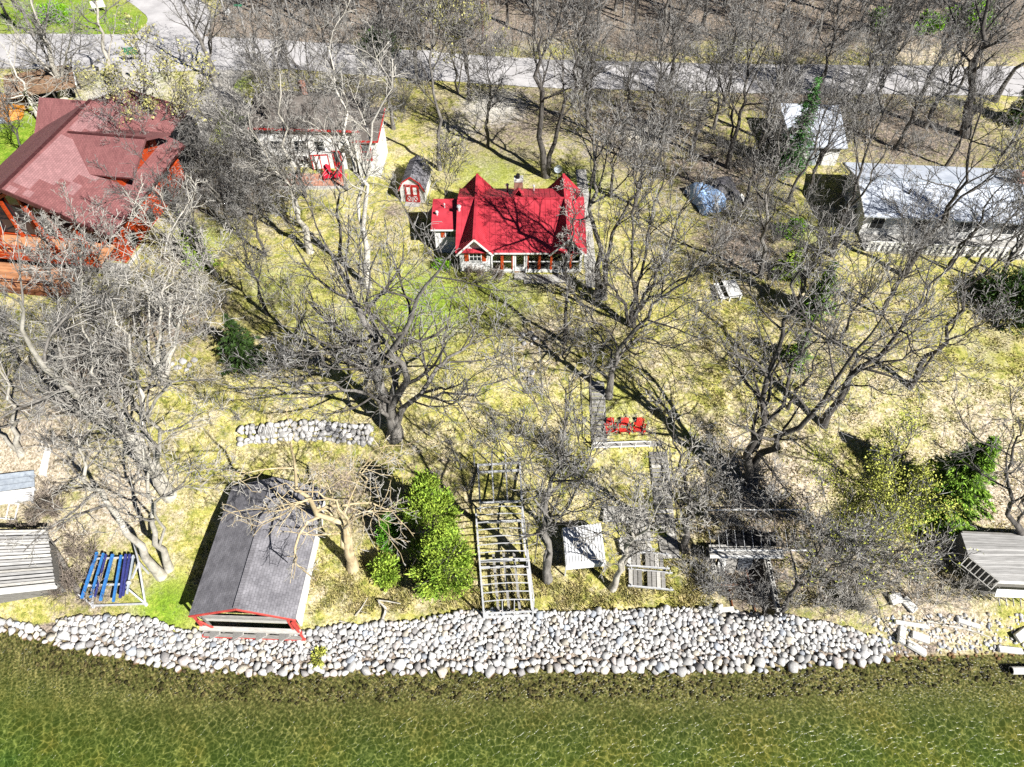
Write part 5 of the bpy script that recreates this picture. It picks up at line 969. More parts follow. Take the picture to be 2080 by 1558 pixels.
def leanto():
    t = thing('open_lean_to', 'low dark open lean-to with leaf-covered roof left of the lodge drive', 'shelter', gp(140, 215), math.radians(24))
    b = MB(); b.slab([(-5.2, -.4, 2.1), (1.6, -.4, 2.1), (1.6, 3.6, 2.75), (-5.2, 3.6, 2.75)], .14); b.build('roof', M['leafy_roof'], t)
    b = MB(); b.bar((1.65, -.4, 2.08), (1.65, 3.6, 2.73), .1, .16); b.build('barge_board', M['white_paint'], t)
    for x in (-5, -2.9, -.8, 1.4):
        for y in (-.2, 3.4): b = MB(); b.bar((x, y, -.3), (x, y, 2.05 + .16 * (y + .4)), .14, .14); b.build('post', M['bark_dark'], t)
    b = MB(); b.box(-5.1, 1.4, 3.45, 3.55, -.2, 2.5); b.build('back_wall', M['grey_wood'], t)
leanto()
# ================================================================ SHORE GEAR, DECK, STEPS, SMALL THINGS
def zt(x, y): return float(gz(x, y))
def at_world(t, b):      # build helper for parts given in world metres
    b.world = True; return b
def boat_lift():
    t = thing('boat_lift', 'long empty aluminium boat lift canopy frame with arched cross bars', 'boat lift', (.2, 21.5, 1.45)); zz = 3.75
    FL, FR, BL, BR = atz(981, 1222, zz), atz(1084, 1218, zz), atz(966, 1033, zz), atz(1061, 1029, zz)
    def part(n, fn, m='aluminium'): b = WB(); fn(b); return b.build(n, M[m], t)
    part('top_rail', lambda b: b.bar(FL, BL, .09, .1)); part('top_rail', lambda b: b.bar(FR, BR, .09, .1))
    n = 13
    for k in range(n):
        u = k / (n - 1); a_, c = FL + (BL - FL) * u, FR + (BR - FR) * u; m_ = (a_ + c) / 2 + np.array([0, 0, .16]); q1 = a_ * .72 + m_ * .28 + [0, 0, .08]; q2 = c * .72 + m_ * .28 + [0, 0, .08]
        def f(b, a_=a_, c=c, m_=m_):
            p = resample([a_, m_, c], 7)
            for i in range(6): b.bar(p[i], p[i + 1], .05, .05)
        part('cross_bar', f)
    for P in (FL, FR, FL + (BL - FL) * .5, FR + (BR - FR) * .5, BL, BR):
        g = np.array([P[0], P[1], zt(P[0], P[1]) - .1]); part('post', lambda b, P=P, g=g: b.bar(g, P, .11, .11))
    lo = lambda P, h=.28: np.array([P[0], P[1], zt(P[0], P[1]) + h])
    M1 = FL + (BL - FL) * .5, FR + (BR - FR) * .5
    for a_, c in ((FL, FR), (M1[0], M1[1]), (BL, BR)): part('base_bar', lambda b, a_=a_, c=c: b.bar(lo(a_), lo(c), .14, .1))
    part('base_bar', lambda b: b.bar(lo(FL), lo(BL), .12, .1)); part('base_bar', lambda b: b.bar(lo(FR), lo(BR), .12, .1))
    for u in (.3, .52, .74):
        a_, c = lo(FL + (FR - FL) * u, .6), lo(BL + (BR - BL) * u, .6); part('bunk', lambda b, a_=a_, c=c: b.bar(a_, a_ + (c - a_) * .62, .16, .1), 'grey_wood')
    part('cable_beam', lambda b: b.bar(lo(M1[0], 1.2), lo(M1[1], 1.2), .12, .12)); part('front_beam', lambda b: b.bar(lo(FL, .9), lo(FR, .9), .08, .12))
    for u in (.38, .62): P = FL + (FR - FL) * u; part('front_stay', lambda b, P=P: b.bar(lo(P, .3), P + [0, 0, .14], .05, .05))
    part('brace', lambda b: b.bar(lo(FL, .3), FL + (BL - FL) * .5, .06, .06)); part('brace', lambda b: b.bar(lo(FR, .3), FR + (BR - FR) * .5, .06, .06))
    # rear dock ramp bay behind the lift
    t2 = thing('boat_dock', 'narrow aluminium dock frame with tall guide poles behind the long boat lift', 'dock', (-.2, 25.8, 1.7)); z2 = 2.9
    a0, a1, b0, b1 = atz(975, 1022, z2), atz(1060, 1018, z2), atz(971, 945, z2), atz(1056, 940, z2)
    def part2(n, fn, m='aluminium'): b = WB(); fn(b); return b.build(n, M[m], t2)
    for p, q in ((a0, a1), (b0, b1), (a0, b0), (a1, b1), (b0 * .8 + a0 * .2, b1 * .8 + a1 * .2)): part2('rail', lambda b, p=p, q=q: b.bar(p, q, .12, .12))
    for P in (a0, a1, b0, b1): part2('post', lambda b, P=P: b.bar([P[0], P[1], zt(P[0], P[1]) - .1], P + [0, 0, .15], .09, .09))
    for u in (.33, .66): p, q = a0 + (a1 - a0) * u, b0 + (b1 - b0) * u; part2('guide_pole', lambda b, q=q: b.tube([q[0], q[1], zt(q[0], q[1])], q + [0, 0, 1.4], .05, .05, 6)); part2('rail', lambda b, p=p, q=q: b.bar(p, q, .09, .08))
    P = b0; part2('guide_pole', lambda b: b.tube([P[0] - .25, P[1], zt(P[0], P[1])], [P[0] - .25, P[1], z2 + 1.4], .055, .055, 6))
boat_lift()
def blue_lift():
    t = thing('boat_lift', 'small boat lift with blue carpeted bunks on the left shore', 'boat lift', gp(232, 1190))
    g = lambda px, py, h: gp(px, py) + np.array([0, 0, h])
    def part(n, fn, m='aluminium'): b = WB(); fn(b); return b.build(n, M[m], t)
    zz = float(gz(*gp(232, 1190)[:2])) + .75
    for (x0, y0, x1, y1, m, w) in ((197, 1122, 166, 1215, 'blue_bunk', .16), (210, 1124, 184, 1214, 'blue_bunk', .12), (216, 1126, 193, 1212, 'navy_bunk', .08), (229, 1126, 204, 1220, 'blue_bunk', .16), (246, 1128, 230, 1222, 'blue_bunk', .13), (256, 1126, 244, 1214, 'navy_bunk', .14), (264, 1126, 250, 1210, 'navy_bunk', .12), (271, 1128, 258, 1206, 'blue_grey', .1)):
        a_, c = atz(x0, y0, zz), atz(x1, y1, zz); part('bunk', lambda b, a_=a_, c=c, w=w: b.bar(a_, c, w, .14), m)
    for p, q in (((192, 1135), (275, 1132)), ((178, 1190), (262, 1186))): a_, c = atz(*p, zz - .12), atz(*q, zz - .12); part('cross_beam', lambda b, a_=a_, c=c: b.bar(a_, c, .1, .1))
    A, B, C, D, E_ = g(190, 1232, .12), g(297, 1228, .12), g(302, 1165, 1.6), g(165, 1212, .4), g(288, 1120, 1.3)
    for p, q in ((A, B), (A, D), (B, C), (B, g(262, 1200, .7)), (C, g(278, 1185, .75)), (C, E_), (A, g(198, 1205, .75))): part('frame_bar', lambda b, p=p, q=q: b.bar(p, q, .1, .1))
    for p in (A, B): part('foot', lambda b, p=p: b.tube(p - [0, 0, .25], p, .14, .12, 8))
    for p in (D, E_, C): part('post', lambda b, p=p: b.bar([p[0], p[1], zt(p[0], p[1]) - .1], p, .1, .1))
    w = gp(273, 1196); part('winch_wheel', lambda b: b.tube(w + [0, -.05, .9], w + [0, .06, .9], .16, .16, 10))
blue_lift()
def metal_box():
    t = thing('metal_canopy', 'low white ribbed metal canopy box standing on the shore grass', 'canopy', (4.5, 20.6, 1.5)); z = 2.75
    a_, b_, c, d = atz(1143, 1072, z + .1), atz(1220, 1063, z + .1), atz(1230, 1142, z), atz(1150, 1150, z)
    w = WB(); w.slab([a_, b_, c, d], .05); w.build('roof', M['white_fibre'], t)
    for k in range(13):
        u = (k + .5) / 13; w = WB(); p, q = a_ + (b_ - a_) * u, d + (c - d) * u; w.bar(p + [0, 0, .02], q + [0, 0, .02], .05, .05); w.build('roof_rib', M['white_fibre'], t)
    for p, q in ((d, c), (a_, b_), (a_, d), (b_, c)):
        w = WB(); w.bar(p - [0, 0, .28], q - [0, 0, .28], .04, .5); w.build('skirt', M['white_fibre'], t)
    for p in (a_, b_, c, d): w = WB(); w.bar([p[0], p[1], zt(p[0], p[1]) - .1], p - [0, 0, .1], .08, .08); w.build('leg', M['aluminium'], t)
metal_box()
def dock_pile():
    defs = [(1268, 1050, 3.0, 1.1, -.05, .35, 'stacked white dock section above the metal canopy, nearest the lawn'), (1300, 1075, 1.3, 2.0, .05, .45, 'short white dock section lying across the pile'), (1290, 1110, 2.2, 1.1, .2, .3, 'grey dock section in the middle of the pile'),
            (1315, 1140, 2.8, 1.0, -.08, .25, 'bleached dock section under the leaning pale tree'), (1320, 1180, 2.9, 1.15, -.1, .3, 'lowest dock section lying nearest the water in the pile')]
    for i, (px, py, L, Wd, rz, h, lab) in enumerate(defs):
        p = gp(px, py); t = thing('dock_section', lab, 'dock section', p, rz, 'dock sections piled on the shore'); m = 'pale_wood' if i < 2 else 'grey_wood'
        for s in (-1, 1): b = MB(); b.box(-L / 2, L / 2, s * Wd / 2 - .04, s * Wd / 2 + .04, h - .15, h); b.build('side_rail', M['aluminium'], t)
        n = int(L / .3)
        for k in range(n):
            if i > 1 and k % 5 == 3: continue
            x = -L / 2 + .05 + k * .3; b = MB(); b.box(x, x + .25, -Wd / 2 + .04, Wd / 2 - .04, h - .02, h + .03); b.build('plank', M[m if k % 3 else 'pale_wood'], t)
        for sx in (-1, 1):
            for sy in (-1, 1): b = MB(); b.bar((sx * (L / 2 - .2), sy * Wd / 2, -.15), (sx * (L / 2 - .2), sy * Wd / 2, h + .25), .06, .06); b.build('leg', M['aluminium'], t)
dock_pile()
def left_docks():
    g = 'white dock pieces at the left edge'
    for i, (q, h, m, lab) in enumerate([(((-40, 968), (68, 955), (70, 988), (-40, 1004)), .55, 'blue_grey', 'broad pale dock panel at the left edge'), (((-40, 1004), (70, 990), (68, 1016), (-40, 1030)), .35, 'white_paint', 'narrow white dock panel just below the broad pale one'), (((92, 908), (103, 910), (92, 968), (78, 964)), .2, 'white_paint', 'upright-lying white plank right of the dock panels')]):
        P = [atz(px, py, zt(*gp(px, py)[:2]) + h) for px, py in q]; c = sum(P) / 4; t = thing('dock_platform', lab, 'dock panel', (c[0], c[1], zt(c[0], c[1])), 0, g)
        n = 3 if i < 2 else 1
        for k in range(n):
            u0, u1 = k / n + .012, (k + 1) / n - .012; b = WB(); b.slab([P[0] + (P[3] - P[0]) * u0, P[1] + (P[2] - P[1]) * u0, P[1] + (P[2] - P[1]) * u1, P[0] + (P[3] - P[0]) * u1], .07); b.build('board', M[m], t)
        for k in (0, 1, 2, 3): p = P[k] * .9 + c * .1; b = WB(); b.bar([p[0], p[1], zt(p[0], p[1]) - .1], p - [0, 0, .07], .1, .1); b.build('leg', M['aluminium'], t)
    t = thing('dock_ladder', 'white dock ladder lying flat below the dock panels', 'ladder', gp(15, 1040), 0); z = zt(*gp(15, 1040)[:2]) + .15
    for a_, b_ in (((-40, 1018), (40, 1024)), ((-45, 1048), (32, 1056))): w = WB(); w.bar(atz(*a_, z), atz(*b_, z), .07, .07); w.build('side_rail', M['white_paint'], t)
    for k in range(5): u = k / 4; w = WB(); w.bar(atz(-38 + 76 * u, 1019 + 5 * u, z), atz(-43 + 73 * u, 1049 + 6 * u, z), .07, .06); w.build('rung', M['white_paint'], t)
    # weathered boathouse roof at the left edge
    zz = 3.1; A, B, C, D = atz(-120, 1078, zz + .6), atz(95, 1075, zz + .6), atz(112, 1190, zz - .2), atz(-120, 1215, zz - .2)
    t = thing('old_boathouse', 'weathered open-slatted grey boathouse roof at the left edge of the shore', 'boathouse', (float((B + C)[0] / 2 - 2.5), float((B + C)[1] / 2), 1.2))
    n = 18
    for k in range(n):
        u0, u1 = k / n, (k + .72) / n - .01; dz = .05 * ((k * 5) % 3) - .05; w = WB(); w.slab([A + (D - A) * u0 + [0, 0, dz], B + (C - B) * u0 + [0, 0, dz], B + (C - B) * (u1 + .01) + [0, 0, dz - .02], A + (D - A) * (u1 + .01) + [0, 0, dz - .02]], .05); w.build('roof_plank', M['deck_grey' if k % 4 else 'pale_wood'], t)
    fb = [D + [0, 0, -.12], C + [0, 0, -.12]]; w = WB(); w.bar(fb[0], fb[1], .12, .3); w.build('fascia', M['white_paint'], t)
    w = WB(); e = np.array([0, 0, .15]); w.hexa([(D[0], D[1] + .4, .5), (C[0] - .3, C[1] + .4, .5), (B[0] - .3, B[1] - .3, 1.2), (A[0], A[1] - .3, 1.2)], [(D[0], D[1] + .4, zz - .4), (C[0] - .3, C[1] + .4, zz - .4), (B[0] - .3, B[1] - .3, zz + .35), (A[0], A[1] - .3, zz + .35)]); w.build('wall', M['grey_wood'], t)
    lg = thing('fallen_log', 'grey fallen log lying right of the weathered boathouse', 'log', gp(130, 1160)); a_, c = gp(98, 1092), gp(165, 1212); P = resample([a_ + [0, 0, .2], (a_ + c) / 2 + [.1, 0, .22], c + [0, 0, .2]], 8); me = mesh_np('log', *tubes([((P - np.array(lg.location))[None], np.linspace(.13, .2, 8)[None], 9)]), True); link('log_trunk', me, M['bark'], lg)
    for k, (u, dx, dy, dz) in enumerate(((.25, .9, .3, .5), (.5, -.8, .5, .4), (.7, .7, -.1, .4))):
        p = P[int(u * 7)]; w = WB(); w.tube(p, p + np.array([dx, dy, dz]), .05, .015, 5); w.build('branch_stub', M['bark'], lg)
def right_deck():
    t = thing('shore_deck', 'big grey plank deck over a boathouse at the right edge', 'deck', (31.5, 20.2, 1.3)); z = 3.5
    A, B, C, D = atz(1952, 1082, z), atz(2250, 1095, z), atz(2250, 1190, z), atz(2030, 1180, z); E_ = atz(1968, 1130, z)
    n = 22
    for k in range(n):
        u0, u1 = k / n + .002, (k + 1) / n - .004
        L = lambda u: A + (E_ - A) * (u / .42) if u < .42 else E_ + (D - E_) * ((u - .42) / .58)
        w = WB(); w.slab([L(u0), B + (C - B) * u0, B + (C - B) * u1, L(u1)], .05); w.build('deck_board', M['deck_grey'], t)
    w = WB(); dz = np.array([0, 0, 1.0]); w.hexa([p * [1, 1, 0] + [.15, .2, .7] for p in (D, C, B, A)], [p - [-.15, -.15, .06] for p in (D, C, B, A)]); w.build('wall', M['grey_wood'], t)
    e = np.array([0, -.3, -.5]); w = WB(); w.slab([D + e, C + e, C + [0, -.75, -.62], D + [-.3, -.75, -.62]], .06); w.build('front_step', M['white_paint'], t)
    w = WB(); w.bar(D + [0, -.02, -.12], C + [0, -.02, -.12], .06, .26); w.build('fascia', M['white_paint'], t)
    for k in range(16): p = D + (C - D) * (k / 15.) + np.array([0, -.78, -.75]); w = WB(); w.bar(p, p + [.25, -.25, -.55], .07, .05); w.build('skirt_slat', M['pale_wood'], t)
    q0, q1 = E_ + [-.05, -.05, .0], D + [-.05, -.05, .0]; o2 = np.array([-.45, -.35, -.35])
    for a_, c in ((q0, q1), (q0 + o2, q1 + o2)): w = WB(); w.bar(a_, c, .06, .06); w.build('ladder_rail', M['pale_wood'], t)
    for k in range(8): a_ = q0 + (q1 - q0) * (k / 7.); w = WB(); w.bar(a_, a_ + o2, .05, .05); w.build('ladder_rung', M['pale_wood'], t)
M['deck_grey'] = mat('deck_grey', (.46, .455, .45), (.3, .295, .29), scale=2, rough=.9, stretch=(.5, 6, 6), island=.3)
left_docks()
right_deck()
def deck_and_steps():
    z = 3.25; t = thing('wooden_deck', 'small grey wooden landing deck with white front rail holding red chairs', 'deck', (7.6, 28.7, z - .6))
    P = [atz(1205, 910, z), atz(1345, 906, z), atz(1342, 862, z), atz(1222, 862, z)]
    n = 8
    for k in range(n):
        u0, u1 = k / n + .004, (k + 1) / n - .012; w = WB(); w.slab([P[0] + (P[3] - P[0]) * u0, P[1] + (P[2] - P[1]) * u0, P[1] + (P[2] - P[1]) * u1, P[0] + (P[3] - P[0]) * u1], .05); w.build('deck_board', M['grey_wood'], t)
    for p in P: w = WB(); w.bar([p[0], p[1], zt(p[0], p[1]) - .3], p - [0, 0, .05], .12, .12); w.build('leg', M['grey_wood'], t)
    a_, c = P[0] + [-.1, -.02, 0], P[1] + [-.9, -.02, 0]
    for h in (.08, .62): w = WB(); w.bar(a_ + [0, 0, h], c + [0, 0, h], .07, .07); w.build('rail', M['white_paint'], t)
    for k in range(5): q = a_ + (c - a_) * (k / 4.); w = WB(); w.bar(q - [0, 0, .2], q + [0, 0, .66], .06, .06); w.build('rail_post', M['white_paint'], t)
    # chairs
    def chair(lab, px, rz):
        p = atz(px, 878, z); c = thing('garden_chair', lab, 'chair', (p[0], p[1], z), rz, 'red chairs on the deck')
        for k in range(5): b = MB(); x = -.27 + k * .112; b.slab([(x, .28, .3), (x + .1, .28, .3), (x + .1, .62, 1.0 - .05 * abs(k - 2)), (x, .62, 1.0 - .05 * abs(k - 2))], .03); b.build('back_slat', M['red_plastic'], c)
        for k in range(4): b = MB(); y = -.28 + k * .14; b.box(-.29, .29, y, y + .12, .38 - .03 * k, .41 - .03 * k); b.build('seat_slat', M['red_plastic'], c)
        for s in (-1, 1):
            b = MB(); b.box(s * .38 - .06, s * .38 + .06, -.35, .4, .56, .59); b.build('arm', M['red_plastic'], c)
            b = MB(); b.box(s * .34 - .03, s * .34 + .03, -.3, -.2, 0, .56); b.build('leg', M['red_plastic'], c); b = MB(); b.bar((s * .32, -.2, .34), (s * .32, .5, .02), .04, .12); b.build('leg', M['red_plastic'], c)
    chair('leftmost of three red garden chairs on the wooden deck', 1240, .1); chair('middle one of three red garden chairs on the wooden deck', 1268, -.02); chair('rightmost of three red garden chairs on the wooden deck', 1297, -.2)
    def stairs(nm, lab, p0, p1, w0, n, rails=True):
        a_, c = gp(*p0), gp(*p1); t = thing(nm, lab, 'steps', (a_ + c) / 2); d = c - a_; h = d[:2] / np.linalg.norm(d[:2]); s = np.array([-h[1], h[0]])
        L = np.linalg.norm(d[:2]); f = np.array([h[0], h[1], 0]) * (L / n) * .92; sv = np.array([s[0], s[1], 0]) * w0 / 2
        for k in range(n):
            q = a_ + d * (k / n); zq = zt(q[0], q[1]); zq = max(zq, zt(*(q + f)[:2])) + .08; q = np.array([q[0], q[1], zq]); w = WB(); w.slab([q - sv, q + sv, q + sv + f, q - sv + f], .06); w.build('tread', M['grey_wood' if (k * 7) % 5 else 'pale_wood'], t)
        for sg in (-1, 1):
            w = WB(); m = 10
            for k in range(m):
                q0, q1 = a_ + d * (k / m) + sv * sg * 1.04, a_ + d * ((k + 1) / m) + sv * sg * 1.04; q0[2] = zt(q0[0], q0[1]) - .02; q1[2] = zt(q1[0], q1[1]) - .02; w.bar(q0, q1, .07, .24)
            w.build('stringer', M['grey_wood'], t)
        if rails:
            pp = []
            for k in range(4):
                q = a_ + d * (k / 3.) + sv * 1.12 * rails; q[2] = zt(q[0], q[1]); w = WB(); w.bar(q - [0, 0, .2], q + [0, 0, .95], .07, .07); w.build('post', M['bark_dark'], t); pp.append(q + [0, 0, .95])
            for k in range(3): w = WB(); w.bar(pp[k], pp[k + 1], .05, .06); w.build('handrail', M['bark_dark'], t)
    stairs('upper_steps', 'grey wooden steps climbing from the deck towards the cottage', (1218, 905), (1212, 775), 1.0, 16, 1)
    stairs('lower_steps', 'grey wooden steps descending from the deck to the shore', (1362, 1135), (1336, 918), 1.15, 24, -1)
deck_and_steps()
def boat_shelter():
    t = thing('boat_shelter', 'sunken boat shelter with concrete block walls and white top rails', 'boat shelter', (15.0, 19.8, .6))
    def part(n, fn, m): b = WB(); fn(b); return b.build(n, M[m], t)
    x0, x1, y0, y1 = PIT; ys = float(gz(13.4, 22.5))
    def blocks(xa, ya, xb, yb, za, zb):     # concrete blocks; dark plates on top stand for the shade in open cores
        L = math.hypot(xb - xa, yb - ya); n = max(1, int(L / .42)); ux, uy = (xb - xa) / L, (yb - ya) / L
        for k in range(n):
            u0, u1 = k / n, (k + .96) / n; z1 = za + (zb - za) * (k + .5) / n; p = np.array([xa + (xb - xa) * u0, ya + (yb - ya) * u0]); q = np.array([xa + (xb - xa) * u1, ya + (yb - ya) * u1]); s = np.array([-uy, ux]) * .12
            b = WB(); b.hexa([(*(p - s), z1 - .22), (*(q - s), z1 - .22), (*(q + s), z1 - .22), (*(p + s), z1 - .22)], [(*(p - s), z1), (*(q - s), z1), (*(q + s), z1), (*(p + s), z1)]); o = b.build('block', M['white_concrete'], t)
            b = MB()
            for j in (.28, .72): c = p + (q - p) * j; r = .07; b.box(c[0] - r, c[0] + r, c[1] - r, c[1] + r, z1 + .001, z1 + .006)
            b.v = [tuple(np.array(v) - np.array(t.location)) for v in b.v]; b.build('core_shade', M['dark'], o)
    part('side_wall', lambda b: b.box(x1 - .1, x1 + .12, y0 + .4, y1, -.2, 1.15), 'concrete'); blocks(x1 + .0, y0 + .5, x1 + .0, y1, 1.3, 1.75)
    part('side_wall', lambda b: b.box(x0 - .1, x0 + .12, y0 + 2.8, y1, -.2, 1.2), 'concrete'); blocks(x0, y0 + 3.0, x0, y1, 1.4, 1.75)
    part('back_wall', lambda b: b.box(x0 - .3, x1 + .3, y1 - .1, y1 + .12, -.2, 2.2), 'concrete')
    zr = 2.6; a_, c = atz(1445, 1118, zr), atz(1652, 1118, zr); a2, c2 = atz(1442, 1131, 2.4), atz(1592, 1131, 2.4); a3, c3 = atz(1436, 1036, 2.9), atz(1640, 1035, 2.9)
    part('top_rail', lambda b: b.bar(a_, c, .07, .08), 'white_paint'); part('roof_edge', lambda b: b.bar(a2, c2, .14, .16), 'white_paint'); part('back_rail', lambda b: b.bar(a3, c3, .06, .07), 'white_paint')
    part('roof_slab', lambda b: b.slab([a2 + [0, .05, .06], c2 + [0, .05, .06], c2 + [0, .55, .1], a2 + [0, .55, .1]], .12), 'concrete')
    for k in range(13):
        u = k / 12.; p = a_ + (c - a_) * u; q = a3 + (c3 - a3) * u; part('stringer_bar', lambda b, p=p, q=q: b.bar(p, p + (q - p) * .5, .025, .03), 'aluminium')
    for p in (a_, c, a3, c3, a_ + (c - a_) * .5, a3 + (c3 - a3) * .5): part('rail_post', lambda b, p=p: b.bar([p[0], p[1], zt(p[0], p[1]) - .2], p, .06, .06), 'aluminium')
    part('roof_deck', lambda b: b.slab([atz(1478, 1108, 2.3), atz(1578, 1108, 2.3), atz(1575, 1080, 2.3), atz(1500, 1082, 2.3)], .1), 'dark')
    part('door_panel', lambda b: b.bar((14.5, 20.9, .4), (14.6, 21.6, 1.9), .75, .06), 'grey_wood'); part('white_panel', lambda b: b.bar((13.9, 20.8, .5), (13.95, 21.6, 2.0), .5, .05), 'white_paint'); part('door_panel', lambda b: b.bar((15.5, 21.0, .3), (15.6, 21.65, 1.7), .9, .05), 'glass_pale')
    part('track_rail', lambda b: b.bar((14.3, 17.6, .42), (14.3, 21.6, .5), .07, .07), 'rust'); part('track_rail', lambda b: b.bar((15.7, 17.6, .42), (15.7, 21.6, .5), .07, .07), 'rust'); part('sill_beam', lambda b: b.bar((13.4, 19.9, .7), (16.8, 19.9, .7), .08, .1), 'tan_wood')
    p = gp(1462, 1240); b = MB(); b.box(-.9, .9, -.12, .12, -.1, .12); s = tag(b.build('concrete_kerb', M['white_concrete'], None), 'short white concrete kerb at the top of the boulders left of the shelter', 'kerb'); s.location = p; s.rotation_euler = (0, 0, .12)
boat_shelter()
# dry stone retaining wall on the lawn
def stone_wall():
    L0, L1 = gp(490, 893), gp(758, 893); t = thing('stone_wall', 'low dry stone retaining wall crossing the lawn above the boathouse', 'stone wall', (L0 + L1) / 2); r = np.random.RandomState(3)
    me = []
    for k in range(8): v, f = ROCKS[k]; m = mesh_np('stone', v, f); m.materials.append(M['wall_stone']); me.append(m)
    for row in range(4):
        x = 0.0; L = L1[0] - L0[0]
        while x < L:
            s = r.uniform(.17, .32); u = x / L; px = L0[0] + x; py = L0[1] + (L1[1] - L0[1]) * u + .3 * row - .3 + .35 * math.sin(u * 3.14) + r.normal(0, .05); z = zt(px, py) + .05 + .1 * row
            o = link('stone', me[r.randint(8)], None, t, (px - t.location[0], py - t.location[1], z - t.location[2])); o.scale = (s * r.uniform(.9, 1.3), s, s * 1.1); o.rotation_euler = (r.normal(0, .3), r.normal(0, .3), r.uniform(0, 6.28)); x += s * 1.55
    sp = thing('slate_stack', 'stack of thin pale flagstones standing in the retaining wall', 'stone stack', gp(545, 885, .2))
    for k in range(9): b = MB(); b.box(-.55 + k * .12, -.47 + k * .12, -.25, .25, -.1, .55); o = b.build('slab', M['wall_stone'], sp); o.rotation_euler = (0, .12, 0)
stone_wall()
def stones_at(nm, lab, spots, seed):
    c0 = gp(*spots[0][:2]); t = thing(nm, lab, 'stones', c0); r = np.random.RandomState(seed)
    for px, py, s in spots:
        p = gp(px, py, s * .2); me = bpy.data.meshes.new_from_object(rev.children[seed % 10]) if False else WALLME[r.randint(8)]; o = link('stone', me, None, t, p - c0); o.scale = (s, s, s * .7); o.rotation_euler = (0, 0, r.uniform(0, 6))
WALLME = []
for k in range(8): v, f = ROCKS[k]; m_ = mesh_np('stone', v, f); m_.materials.append(M['wall_stone']); WALLME.append(m_)
stones_at('fire_pit', 'ring of small pale stones in the middle of the lawn', [(1062, 680, .25), (1078, 676, .22), (1086, 688, .24), (1080, 700, .2), (1064, 698, .24), (1055, 690, .2)], 4)
stones_at('stepping_stones', 'few flat pale stones on the lawn left of the upper steps', [(1062, 752, .3), (1082, 758, .26), (1078, 772, .3), (1066, 768, .2)], 5)
stones_at('rock_heap', 'heap of light rocks near the birch clump on the left slope', [(372, 735, .35), (385, 742, .3), (395, 732, .28), (362, 748, .3), (378, 752, .25), (350, 740, .22)], 6)
# broken concrete slabs on the right beach
for i, (px, py, L, Wd, rz, rx, lab) in enumerate([(1845, 1230, 1.0, .55, -1.0, .25, 'white concrete slab lying highest on the right beach'), (1818, 1218, .9, .7, .2, .3, 'square pale concrete lump beside the highest slab'), (1830, 1290, 1.3, .5, 1.1, .35, 'pale concrete slab tilted at the end of the boulders'), (1860, 1318, 1.2, .55, -.6, -.3, 'grey concrete slab dipping into the water'), (1868, 1296, 1.1, .5, -.35, .2, 'ribbed concrete piece between two tilted slabs'), (1850, 1270, 2.2, .25, -.12, .05, 'long narrow concrete beam above the tilted slabs'), (2050, 1322, 1.6, .4, -.08, .1, 'white concrete beam near the right edge of the beach'), (2075, 1290, 1.3, .6, .5, .35, 'tilted white slab at the right edge of the beach'), (1965, 1268, 1.4, .3, -.3, .1, 'thin driftwood-like slab on the right beach')]):
    b = MB(); b.hexa([(-L / 2, -Wd / 2, -.12), (L / 2, -Wd / 2 * .9, -.12), (L / 2 * .92, Wd / 2, -.12), (-L / 2 * .95, Wd / 2 * .95, -.12)], [(-L / 2 * .97, -Wd / 2, .12), (L / 2, -Wd / 2 * .85, .1), (L / 2 * .9, Wd / 2 * .96, .12), (-L / 2, Wd / 2 * .9, .12)])
    o = tag(b.build('concrete_slab', M['white_concrete'], None, bevel=.03), lab, 'slab', 'broken concrete on the beach'); o.location = gp(px, py, .14); o.rotation_euler = (rx, .1, rz)
c = gp(2062, 1366, .0); t = thing('culvert_pipe', 'white pipe with dark mouth lying in the shallows at right', 'pipe', (c[0], c[1], .05))
b = MB(); n = 14; R0, R1 = .24, .19
for k in range(n):
    a0, a1 = 2 * math.pi * k / n, 2 * math.pi * (k + 1) / n; f = lambda r, a_, x: (x, r * math.cos(a_), .12 + r * math.sin(a_)); b.poly([f(R0, a0, -.45), f(R0, a1, -.45), f(R0, a1, 2.2), f(R0, a0, 2.2)]); b.poly([f(R1, a0, -.45), f(R1, a1, -.45), f(R0, a1, -.45), f(R0, a0, -.45)])
b.build('pipe_wall', M['white_concrete'], t, smooth=False)
b = MB()
for k in range(n):
    a0, a1 = 2 * math.pi * k / n, 2 * math.pi * (k + 1) / n; f = lambda r, a_, x: (x, r * math.cos(a_), .12 + r * math.sin(a_)); b.poly([f(R1, a0, -.45), f(R1, a0, 2.2), f(R1, a1, 2.2), f(R1, a1, -.45)])
b.build('pipe_bore', M['dark'], t)
